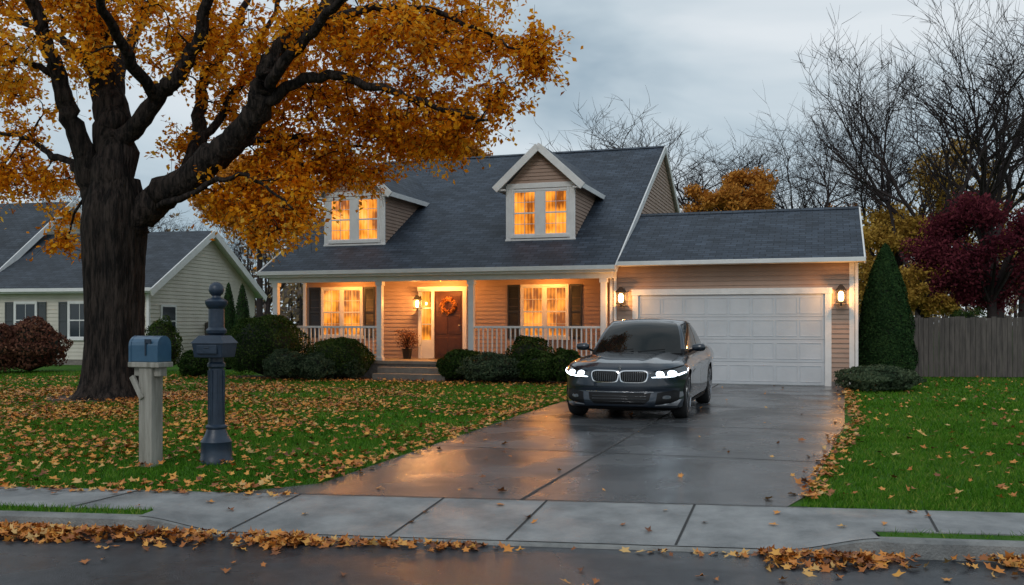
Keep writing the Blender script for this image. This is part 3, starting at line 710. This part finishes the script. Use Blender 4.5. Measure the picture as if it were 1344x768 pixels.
tx=px(148,527,19.3).x; dist=np.hypot((X-tx),(Y-18.5)*1.0)
eR=np.where(v<-9,4.15+(v+16)*.085,4.8); eL=eLf(v)
left=u<eL; right=u>eR+.05
pch=np.zeros(N)
nz=.6+.8*(np.sin(X*1.3+Y*.7)*np.sin(Y*1.1-X*.4)+.3*np.sin(X*3.1+1)*np.sin(Y*2.7))
pch[left]=(.11+.98*np.exp(-(dist[left]/6.3)**2))*np.clip(nz[left],.2,1.5)*np.interp(v[left],[-5,-1.5],[1,.5])
pch[left]+=.5*np.exp(-((u[left]-eL[left]+.08)/.14)**2)
pch[left]+=.25*np.exp(-((d[left]-8.12)/.15)**2)
pch[left]+=.3*np.exp(-((v[left]+1.8)/.6)**2)*(v[left]<-.4)
pch[right]=.028+.55*np.exp(-((u[right]-eR[right]-.12)/.14)**2)+.15*np.exp(-((d[right]-8.1)/.15)**2)
dr=~left&~right; pch[dr]=.002+.07*np.exp(-((u[dr]-eR[dr])/.12)**2)+.08*np.exp(-((u[dr]-eL[dr])/.12)**2)
ok=(rng.uniform(0,1,N)<pch)&(d>8.0)&~((v>-.35)&(u>-11)&(u<5.4)); X=X[ok];Y=Y[ok];lv=(left|right)[ok]
C=np.stack([X,Y,np.where(lv,rng.uniform(.025,.06,len(X)),.018)],1)
parts=[leafstars(C,rng.uniform(.03,.066,len(C)),.35)]
def band(n,s0,s1,dc,dsd,zh,sz=(.03,.062)):
    s=rng.uniform(s0,s1,n); d=dc+rng.normal(0,dsd,n)*(1+.8*(rng.uniform(0,1,n)<.12)); d=np.minimum(d,6.86); clump=np.sin(s*2.3)+.6*np.sin(s*5.1+1)
    k=rng.uniform(-1.6,1.1,n)<clump+.1; s=s[k];d=d[k]; Xs=CP*s+SP*d;Ys=-SP*s+CP*d
    z=-.11+rng.uniform(0,1,len(s))*zh*np.exp(-((d-dc)/dsd)**2*.5); return leafstars(np.stack([Xs,Ys,z],1),rng.uniform(*sz,len(s)),.5)
parts.append(band(2900,-6.5,-2.5,6.72,.10,.07)); parts.append(band(260,-2.6,-1.2,6.76,.05,.03)); parts.append(band(1700,.8,4.5,6.70,.10,.07)); parts.append(band(70,-1.5,.8,6.8,.04,.01))
s=rng.uniform(-5,4,70); d=rng.uniform(5.8,7.9,70); Xs=CP*s+SP*d;Ys=-SP*s+CP*d
zz=np.array([zs(a,c)+.012 if c>7.17 else (-.108 if c<6.86 else -5) for a,c in zip(s,d)]); k=zz>-1; parts.append(leafstars(np.stack([Xs,Ys,zz],1)[k],rng.uniform(.035,.06,k.sum()),.2))
s=rng.uniform(-6,-3.0,120); d=8.0-np.abs(rng.normal(0,.10,120)); parts.append(leafstars(np.stack([CP*s+SP*d,-SP*s+CP*d,np.full(120,.022)],1),rng.uniform(.035,.06,120),.2))
VV=[];FF=[];o=0
for V,F in parts: VV.append(V);FF.append(F+o);o+=len(V)
npobj('fallen_leaves',np.concatenate(VV),np.concatenate(FF),m_fallen); print('fallen',o/10)

# ---------------- mailboxes
def archbox(b,w,h,L,z,mat=0,n=10,o=0):
    sec=[(-w/2,z),(w/2,z)]+[(w/2*math.cos(a),z+h-w/2+w/2*math.sin(a)) for a in np.linspace(0,math.pi,n)]
    A=[(-L/2,p[0],p[1]) for p in sec];B=[(L/2,p[0],p[1]) for p in sec]
    b.poly(list(reversed(A)),mat);b.poly(B,mat)
    for i in range(len(sec)):
        j=(i+1)%len(sec); b.poly([A[i],B[i],B[j],A[j]],mat)
p=px(198,612,10.0); e=empty('mailbox',(p.x,10.0,0),R(-22))
b=MB(); b.box(-.085,.085,-.085,.085,0,1.06); b.box(-.21,.20,-.11,.11,1.045,1.10); b.box(-.18,.17,-.05,.05,.95,1.044)
b.beam((-.03,-.088,.72),(-.17,-.088,.95),(0,1,0),.04,.06)
b.obj('wooden_post',m_post,e,bevel=.008)
b=MB(); archbox(b,.20,.27,.36,1.105); b.obj('mailbox_body',m_blue,e,bevel=.006,smooth=True)
b=MB(); archbox(b,.212,.276,.03,1.10); o=b.obj('mailbox_door',m_blue,e,bevel=.004,smooth=True); o.location=(-.185,0,0)
b=MB(); b.box(-.205,-.20,-.02,.02,1.31,1.34)
b.box(.02,.035,-.113,-.103,1.17,1.34);b.box(.02,.1,-.113,-.103,1.30,1.34); b.obj('flag_and_latch',m_navy,e)
p=px(284,608,10.25); e=empty('mailbox',(p.x,10.25,0),R(-14))
b=MB(); b.lathe([(.178,0),(.178,.04),(.165,.06),(.16,.22),(.165,.235),(.15,.26),(.125,.30),(.11,.34),(.10,.37),(.115,.385),(.115,.40),(.09,.42),(.082,.7),(.078,1.02),(.095,1.04),(.095,1.07),(.078,1.09),(.08,1.38),(.105,1.40),(.11,1.43),(.085,1.46),(.082,1.66),(.10,1.68),(.115,1.71),(.12,1.74),(.09,1.765),(.05,1.78),(.045,1.80),(.07,1.825),(.082,1.86),(.073,1.905),(.04,1.94),(.012,1.95)],28)
b.obj('ornate_post',m_navy,e,smooth=True)
b=MB()
for k in range(8):
    a=k*math.pi/4; b.box(.0,.014,-.007,.007,.45,1.0)
    for i in range(len(b.v)-8,len(b.v)): x,y,z=b.v[i]; x+=.076; b.v[i]=(x*math.cos(a)-y*math.sin(a),x*math.sin(a)+y*math.cos(a),z)
b.obj('flutes',m_navy,e)
b=MB(); b.hexa([(-.165,-.17,1.14),(.165,-.17,1.14),(.165,.10,1.14),(-.165,.10,1.14),(-.18,-.19,1.29),(.18,-.19,1.29),(.18,.12,1.29),(-.18,.12,1.29)])
b.hexa([(-.195,-.205,1.29),(.195,-.205,1.29),(.195,.13,1.29),(-.195,.13,1.29),(-.13,-.14,1.375),(.13,-.14,1.375),(.13,.08,1.375),(-.13,.08,1.375)])
b.box(-.12,.12,-.198,-.18,1.18,1.275); b.box(-.03,.03,-.206,-.19,1.24,1.255)
b.obj('mailbox_body',m_navy,e,bevel=.012)

# ---------------- car
def car():
    m_paint=M('car_paint',(.008,.016,.029),rough=.28,metal=.35,coat=1.0)
    m_glass=M('car_glass',(.004,.006,.006),rough=.02,spec=.35)
    m_blk=M('car_black_plastic',(.004,.004,.005),rough=.5,spec=.2); m_rub=M('tire_rubber',(.015,.015,.016),rough=.75,bump=.2,bs=60)
    m_alloy=M('alloy_wheel',(.30,.31,.33),rough=.25,metal=.9); m_hl=M('headlight',(.9,.95,1),emit=(.74,.88,1),es=6)
    m_lens=M('headlight_lens',(.05,.055,.06),rough=.08,coat=1,metal=.7); m_tail=M('tail_light',(.3,.01,.01),rough=.1,coat=1)
    m_well=M('wheel_well',(.004,.004,.004),rough=.95)
    e=empty('parked_car',(1.64,14.66,0),-TH); e.scale=(1.045,1.0,1.025)
    LEN=4.94
    def I(x,xs,ys):
        if x<=xs[0]: return ys[0]
        if x>=xs[-1]: return ys[-1]
        k=0
        while xs[k+1]<x: k+=1
        def sl(i):
            if i==0: return (ys[1]-ys[0])/(xs[1]-xs[0])
            if i==len(xs)-1: return (ys[-1]-ys[-2])/(xs[-1]-xs[-2])
            a=(ys[i]-ys[i-1])/(xs[i]-xs[i-1]); b=(ys[i+1]-ys[i])/(xs[i+1]-xs[i])
            return 0 if a*b<=0 else 2*a*b/(a+b)
        h=xs[k+1]-xs[k]; t=(x-xs[k])/h; m0=sl(k)*h;m1=sl(k+1)*h
        return (2*t**3-3*t*t+1)*ys[k]+(t**3-2*t*t+t)*m0+(-2*t**3+3*t*t)*ys[k+1]+(t**3-t*t)*m1
    def pf(c): return I(c,[0,.06,.2,.34,.42,.52,.8,.92,1],[.12,.03,.0,.02,.045,.03,.05,.085,.20])
    def pr(c): return I(c,[0,.15,.35,.7,.9,1],[.16,.05,0,.03,.0,.06])
    def F(a,c): return .07*a*a+.24*abs(a)**4+.20*abs(a)**12+pf(c)
    def Rr(a,c): return LEN-.06*a*a-.22*abs(a)**5-pr(c)
    def zt(y): return I(y,[0,.12,.3,.6,1.0,1.4,1.8,2.8,3.8,4.2,4.6,4.85,4.94],[.78,.83,.872,.918,.955,.985,1.0,1.03,1.07,1.10,1.10,1.07,1.02])
    def zb(y): return I(y,[0,.4,1,4,4.6,4.94],[.17,.15,.16,.17,.22,.30])
    def Wd(y,c):
        w=I(y,[0,.5,.85,1.4,2.5,3.3,3.9,4.4,4.94],[.915,.94,.95,.93,.925,.935,.955,.935,.90])
        return w*I(c,[0,.06,.15,.3,.5,.60,.70,.77,.82,.90,.96,1],[.88,.93,.955,.975,.975,.975,.985,1.0,.99,.955,.925,.875])
    def S(a,b,c):
        f,r=F(a,c),Rr(a,c); y=f+b*(r-f); b0=zb(y); t=zt(y)-.05*abs(a)**3.5+.012*(1-a*a)
        if y<1.9: t+=.014*math.exp(-((abs(a)-(.42+.12*y))/.09)**2)*min(1,y/.4)
        return Vector((a*Wd(y,c),y,b0+c*(t-b0)))
    def grid(Sf,A,B,C,matf,name,mats,par=e):
        vid={};V=[];Fc=[];mi=[]
        def g(i,j,k):
            key=(i,j,k)
            if key not in vid: vid[key]=len(V);V.append(tuple(Sf(A[i],B[j],C[k])))
            return vid[key]
        na,nb2,nc=len(A)-1,len(B)-1,len(C)-1
        def add(q,m): Fc.append(q);mi.append(m)
        for i in range(na):
            for k in range(nc):
                am=(A[i]+A[i+1])/2;cm=(C[k]+C[k+1])/2
                add((g(i,0,k),g(i+1,0,k),g(i+1,0,k+1),g(i,0,k+1)),matf('f',am,0,cm))
                add((g(i,nb2,k+1),g(i+1,nb2,k+1),g(i+1,nb2,k),g(i,nb2,k)),matf('r',am,1,cm))
            for j in range(nb2):
                am=(A[i]+A[i+1])/2;bm=(B[j]+B[j+1])/2
                add((g(i,j,nc),g(i+1,j,nc),g(i+1,j+1,nc),g(i,j+1,nc)),matf('t',am,bm,1))
                add((g(i,j+1,0),g(i+1,j+1,0),g(i+1,j,0),g(i,j,0)),matf('b',am,bm,0))
        for j in range(nb2):
            for k in range(nc):
                bm=(B[j]+B[j+1])/2;cm=(C[k]+C[k+1])/2
                add((g(na,j,k),g(na,j+1,k),g(na,j+1,k+1),g(na,j,k+1)),matf('s',1,bm,cm))
                add((g(0,j,k+1),g(0,j+1,k+1),g(0,j+1,k),g(0,j,k)),matf('s',-1,bm,cm))
        me=bpy.data.meshes.new(name); me.from_pydata(V,[],Fc)
        for m in mats: me.materials.append(m)
        me.polygons.foreach_set('material_index',mi); me.polygons.foreach_set('use_smooth',[True]*len(Fc)); me.update()
        o=bpy.data.objects.new(name,me); sc.collection.objects.link(o); o.parent=par; return o
    Al=list(np.linspace(-1,1,49)); Al=sorted(Al+[-.99,-.975,.975,.99])
    Bl=[0,.003,.008]+list(np.linspace(.015,.985,100))+[.992,.997,1]; Cl=list(np.linspace(0,.93,28))+[.95,.965,.98,.99,1]
    body=grid(S,Al,Bl,Cl,lambda *q:1 if q[0]=='b' or (q[3]<.06) else 0,'body',[m_paint,m_blk])
    FA,RA=.85,3.84; WR=.36
    for ya in (FA,RA):
        for sx in (-1,1):
            c=MB(); c.lathe([(.395,-.2),(.395,.2)],48,(sx*.93,ya,WR+.01),'x'); co=c.obj('cut',m_blk)
            co.parent=e
            mod=body.modifiers.new('x','BOOLEAN'); mod.operation='DIFFERENCE'; mod.object=co; mod.solver='EXACT'
            bpy.context.view_layer.update(); dg=bpy.context.evaluated_depsgraph_get(); nm=bpy.data.meshes.new_from_object(body.evaluated_get(dg))
            if len(nm.polygons)>100: body.modifiers.clear(); body.data=nm
            else: body.modifiers.clear()
            bpy.data.objects.remove(co)
    body.data.set_sharp_from_angle(angle=R(50))
    def G(a,b,c):
        f=1.42+.92*c**.95+.16*a*a*(1-.4*c); r=4.42-1.10*c**1.1-.12*a*a; y=f+b*(r-f)
        t=2*b-1
        w=(.82-.235*c**1.25)*(1-.08*abs(t)**3); z0=.955
        top=1.56-.03*a*a-.035*max(0,t)**1.5-.05*max(0,-t)**3
        if c>.9: w*=1-.16*((c-.9)/.1)**1.5
        return Vector((a*w,y,z0+(top-z0)*math.sin(min(c,1)*math.pi/2*.93)/math.sin(math.pi/2*.93)))
    def gm(fc,a,b,c):
        if fc=='f': return 1 if abs(a)<.93 and c<.9 else (2 if c<.14 else 0)
        if fc=='r': return 1 if abs(a)<.88 and .1<c<.86 else 0
        if fc=='s':
            if c<.12: return 2
            if c<.74 and (.03<b<.42 or .455<b<.80): return 1
            if c<.74 and (.42<=b<=.455): return 2
            if c<.80 and .02<b<.83: return 2
        return 0
    cs=[0,.06,.12,.2,.3,.4,.5,.6,.68,.74,.80,.86,.9,.93,.96,.98,1]; bs=sorted(set([0,.015,.03,.06,.1,.2,.3,.42,.455,.55,.65,.74,.80,.83,.88,.93,.97,1])); as_=[-1,-.965,-.93,-.88]+list(np.linspace(-.8,.8,17))+[.88,.93,.965,1]
    gh=grid(G,as_,bs,cs,gm,'greenhouse',[m_paint,m_glass,m_blk]); gh.data.set_sharp_from_angle(angle=R(60))
    def Sn(face,p,q,off):
        if face=='f': fn=lambda x,y:S(x,0,y)
        elif face=='R': fn=lambda x,y:S(1,x,y)
        elif face=='L': fn=lambda x,y:S(-1,x,y)
        elif face=='t': fn=lambda x,y:S(x,y,1)
        elif face=='r': fn=lambda x,y:S(x,1,y)
        P=fn(p,q);h=.004;U=fn(p+h,q)-fn(p-h,q);Vv=fn(p,q+h)-fn(p,q-h);N=U.cross(Vv).normalized()
        if face=='f' and N.y>0:N=-N
        if face=='r' and N.y<0:N=-N
        if face=='R' and N.x<0:N=-N
        if face=='L' and N.x>0:N=-N
        if face=='t' and N.z<0:N=-N
        return P+N*off
    def patch(b,face,out,off,mat,rings=4):
        n=len(out);cx=sum(o[0] for o in out)/n;cy=sum(o[1] for o in out)/n
        base=len(b.v); b.v.append(tuple(Sn(face,cx,cy,off)))
        for r in range(1,rings+1):
            for o in out: b.v.append(tuple(Sn(face,cx+(o[0]-cx)*r/rings,cy+(o[1]-cy)*r/rings,off if r<rings or rings<3 else off-.004)))
        for i in range(n):
            j=(i+1)%n; b.f.append((base,base+1+i,base+1+j)); b.m.append(mat)
            for r in range(rings-1): a0=base+1+r*n; b.f.append((a0+i,a0+n+i,a0+n+j,a0+j)); b.m.append(mat)
    def line(b,face,pts,wd,off,mat):
        P=[Sn(face,p[0],p[1],off) for p in pts]
        for i in range(len(P)-1):
            d=(P[i+1]-P[i]).normalized(); N=(Sn(face,*pts[i],off+.01)-P[i]).normalized(); sd_=d.cross(N)*wd/2
            b.poly([P[i]-sd_,P[i]+sd_,P[i+1]+sd_,P[i+1]-sd_],mat)
    def ring(b,face,o1,o2,off,mat):
        n=len(o1); base=len(b.v)
        for o in o1: b.v.append(tuple(Sn(face,o[0],o[1],off)))
        for o in o2: b.v.append(tuple(Sn(face,o[0],o[1],off)))
        for i in range(n): j=(i+1)%n; b.f.append((base+i,base+j,base+n+j,base+n+i)); b.m.append(mat)
    def sup(cx,cy,rx,ry,p=.5,n=28,sk=0):
        o=[]
        for k in range(n):
            t=2*math.pi*k/n; c_,s_=math.cos(t),math.sin(t)
            yy=math.copysign(abs(s_)**p,s_); o.append((cx+rx*math.copysign(abs(c_)**p,c_)*(1+sk*yy),cy+ry*yy))
        return o
    def dense(pts,k=4):
        o=[]
        for i in range(len(pts)):
            a=pts[i];c=pts[(i+1)%len(pts)]
            for q in range(k): o.append((a[0]+(c[0]-a[0])*q/k,a[1]+(c[1]-a[1])*q/k))
        return o
    b=MB(); mats=[m_chrome,m_blk,m_lens,m_hl,m_paint,m_tail]
    for s in (-1,1):
        K1=sup(s*.235,.765,.228,.135,.42,36,sk=.07);K2=sup(s*.235,.765,.210,.113,.42,36,sk=.07)
        patch(b,'f',K1,.012,0); patch(b,'f',K2,.020,1)
        for k in range(-5,6): x=s*.235+k*.035; patch(b,'f',dense([(x-.004,.672),(x+.004,.672),(x+.004,.86),(x-.004,.86)],2),.026,2,2)
        HL=[(.50,.845),(.70,.885),(.88,.915),(.995,.93),(.995,.80),(.90,.755),(.74,.725),(.56,.715),(.49,.77)]
        patch(b,'f',dense([(s*q[0],q[1]) for q in HL]),.010,2)
        for cx,rx in ((.645,.058),(.815,.060)):
            o1=sup(s*cx,.812,rx,.058,.8);o2=sup(s*cx,.815,rx*.74,.038,.8)
            ring(b,'f',o1,o2,.018,3); patch(b,'f',sup(s*cx,.815,rx*.45,.026,.9),.020,3)
        patch(b,'f',dense([(s*.52,.745),(s*.74,.745),(s*.90,.775),(s*.985,.81),(s*.985,.825),(s*.90,.79),(s*.74,.757),(s*.52,.757)],2),.017,3,2)
        patch(b,'f',dense([(s*.56,.862),(s*.88,.915),(s*.99,.93),(s*.99,.945),(s*.88,.93),(s*.56,.875)],3),.013,1,2)
        fs='R' if s>0 else 'L'
        patch(b,fs,dense([(.001,.93),(.035,.92),(.065,.895),(.035,.84),(.001,.80)]),.008,2); patch(b,fs,dense([(.001,.82),(.035,.86),(.035,.87),(.001,.84)],2),.013,3,2)
        patch(b,'f',dense([(s*q[0],q[1]) for q in ((.62,.40),(.86,.46),(.93,.44),(.93,.26),(.86,.16),(.60,.15))]),.006,1)
        patch(b,'f',dense([(s*.60,.135),(s*.90,.145),(s*.935,.26),(s*.95,.26),(s*.915,.125),(s*.60,.115)],3),.014,0,2)
        patch(b,'f',sup(s*.76,.30,.06,.045,.8),.012,2)
        def yb(y,c=.5): f,r=F(1,c),Rr(1,c); return (y-f)/(r-f)
        for y in (1.42,2.58,3.55): line(b,fs,[(yb(y,c),c) for c in np.linspace(.12,.98,16)],.012,.004,1)
        for y in (2.38,3.36): patch(b,fs,sup(yb(y),.80,.022,.011,.6),.022,4)
        line(b,fs,[(yb(y),.09) for y in np.linspace(1.3,3.35,10)],.06,.008,1)
        patch(b,'r',dense([(s*.5,.72),(s*.99,.74),(s*.99,.9),(s*.5,.86)]),.008,5)
        line(b,'t',[(s*.86,q) for q in np.linspace(.03,.27,14)],.008,.003,1)
    patch(b,'f',dense([(-.52,.40),(.52,.40),(.50,.24),(.42,.14),(-.42,.14),(-.50,.24)],8),.006,1)
    for c_ in (.20,.26,.32): patch(b,'f',dense([(-.45,c_),(.45,c_),(.45,c_+.008),(-.45,c_+.008)],10),.014,2,2)
    patch(b,'f',dense([(-.56,.415),(.56,.415),(.56,.428),(-.56,.428)],14),.010,0,2)
    patch(b,'f',dense([(-.95,.045),(.95,.045),(.95,.085),(-.95,.085)],14),.006,1,2)
    patch(b,'f',sup(0,.94,.034,.026,1),.008,2)
    b.obj('front_and_side_details',mats,e,smooth=True)
    b=MB()
    for i in range(16):
        a0=-.82+1.64*i/16;a1=-.82+1.64*(i+1)/16
        p=G(a0/.82*.97,0,.03);q=G(a1/.82*.97,0,.03); p.y-=.045;q.y-=.045;p.z=.985+.01*(1-a0*a0)-.02;q.z=.985+.01*(1-a1*a1)-.02
        b.beam(p,q,(0,1,0),.10,.03)
    for s in (-.62,.06):
        p=G(s,0,.0)+Vector((0,-.04,.05)); q=G(s+.55,0,.10)+Vector((0,-.03,.01)); b.beam(p,q,(0,1,0),.015,.012)
    b.obj('cowl_and_wipers',m_blk,e)
    b=MB()
    for s in (-1,1):
        prev=None
        for q in np.linspace(.03,.84,24):
            p=G(s,q,.12)+Vector((s*.006,0,0))
            if prev is not None: b.beam(prev,p,(1,0,0),.012,.014)
            prev=p
    b.obj('window_trim',m_chrome,e)
    for s in (-1,1):
        b=MB()
        prof=[(.02,-.105),(.05,-.095),(.066,-.05),(.07,.02),(.064,.07),(.04,.10),(.01,.11)]
        b.lathe(prof,16,(0,0,0),'x'); o=b.obj('side_mirror',m_paint,e,smooth=True); o.location=(s*.96,1.80,1.075); o.scale=(1,.85,.92)
        b=MB(); b.beam((s*.79,1.84,1.0),(s*.90,1.82,1.05),(0,1,0),.06,.035); b.obj('mirror_arm',m_blk,e)
    for ya in (FA,RA):
        for s in (-1,1):
            we=empty('wheel',(s*.80,ya,WR),0,e)
            b=MB(); b.lathe([(.255,-.11),(.335,-.115),(.353,-.09),(WR,-.05),(WR,.05),(.353,.09),(.335,.115),(.255,.11)],40,(0,0,0),'x'); b.obj('tire',m_rub,we,smooth=True)
            b=MB()
            ringp=[(.272,.112),(.272,.122),(.255,.125),(.245,.10),(.245,-.1)]
            bb=len(b.v)
            for r,x in ringp:
                for i in range(40): a=2*math.pi*i/40; b.v.append((s*x,r*math.cos(a),r*math.sin(a)))
            for k in range(4):
                for i in range(40): j=(i+1)%40; b.f.append((bb+k*40+i,bb+k*40+j,bb+(k+1)*40+j,bb+(k+1)*40+i)); b.m.append(0)
            for k in range(10):
                a=2*math.pi*(k//2)/5+(.17 if k%2 else -.17); a2=2*math.pi*(k//2)/5+(.05 if k%2 else -.05)
                b.beam((s*.10,.03*math.cos(a2),.03*math.sin(a2)),(s*.112,.255*math.cos(a),.255*math.sin(a)),(1,0,0),.03,.028)
            b.lathe([(.06,-.0),(.06,s*.012)] if s>0 else [(.06,-.012),(.06,0)],20,(s*.112,0,0),'x')
            b.obj('rim',m_alloy,we,smooth=True)
            b=MB(); b.lathe([(.232,-.01),(.232,.01)],32,(s*.03,0,0),'x'); b.obj('brake_backing',m_well,we)
            b=MB(); n=32; x0,x1=s*(.93-.80-.24),s*(.905-.80)
            for i in range(n):
                a0=2*math.pi*i/n;a1=2*math.pi*(i+1)/n; r=.388
                q=[(x0,r*math.cos(a0),r*math.sin(a0)+.01),(x1,r*math.cos(a0),r*math.sin(a0)+.01),(x1,r*math.cos(a1),r*math.sin(a1)+.01),(x0,r*math.cos(a1),r*math.sin(a1)+.01)]
                if min(k[2] for k in q)>-.18: b.poly(q)
            b.poly([(x0,.388*math.cos(a),max(-.18,.388*math.sin(a)+.01)) for a in np.linspace(0,2*math.pi,n,endpoint=False)]); b.obj('wheel_well',m_well,we)
    b=MB(); b.box(-.68,.68,.5,4.5,.14,.3); b.obj('underbody',m_well,e)
car()

# ---------------- world, sun, camera
w=bpy.data.worlds.new('World'); sc.world=w; w.use_nodes=True; t=w.node_tree
for n in list(t.nodes): t.nodes.remove(n)
out=nn(t,'ShaderNodeOutputWorld'); sky=nn(t,'ShaderNodeTexSky'); sky.sky_type='NISHITA'; sky.sun_disc=False; sky.sun_elevation=R(38); sky.sun_rotation=R(160)
b1=nn(t,'ShaderNodeBackground'); b1.inputs[1].default_value=.09; t.links.new(sky.outputs[0],b1.inputs[0])
tc=nn(t,'ShaderNodeTexCoord'); mp_=nn(t,'ShaderNodeMapping'); mp_.inputs['Scale'].default_value=(1,1,2.2); mp_.inputs['Location'].default_value=(.4,.2,.1); t.links.new(tc.outputs['Generated'],mp_.inputs[0])
n=nn(t,'ShaderNodeTexNoise',Scale=2.3,Detail=5.0,Roughness=.5); n.inputs['Distortion'].default_value=.5; t.links.new(mp_.outputs[0],n.inputs['Vector'])
r=ramp(t,n.outputs[0],[(.34,(.31,.41,.49)),(.48,(.54,.63,.69)),(.62,(.76,.81,.845))])
b2=nn(t,'ShaderNodeBackground'); b2.inputs[1].default_value=1.06; t.links.new(r.outputs[0],b2.inputs[0])
ms=nn(t,'ShaderNodeMixShader'); ms.inputs[0].default_value=.9; t.links.new(b1.outputs[0],ms.inputs[1]); t.links.new(b2.outputs[0],ms.inputs[2]); t.links.new(ms.outputs[0],out.inputs[0])
sl=bpy.data.lights.new('sun','SUN'); sl.energy=.7; sl.angle=R(18); sl.color=(1,.97,.93); so=bpy.data.objects.new('sun',sl); sc.collection.objects.link(so)
so.rotation_euler=(R(52),0,R(-20))
cd=bpy.data.cameras.new('camera'); co=bpy.data.objects.new('camera',cd); sc.collection.objects.link(co); co.location=(0,0,1.5); co.rotation_euler=(R(90),0,0)
cd.sensor_width=36; cd.lens=1250/1344*36; cd.shift_y=41/1344; cd.clip_end=2000; cd.clip_start=.1; sc.camera=co
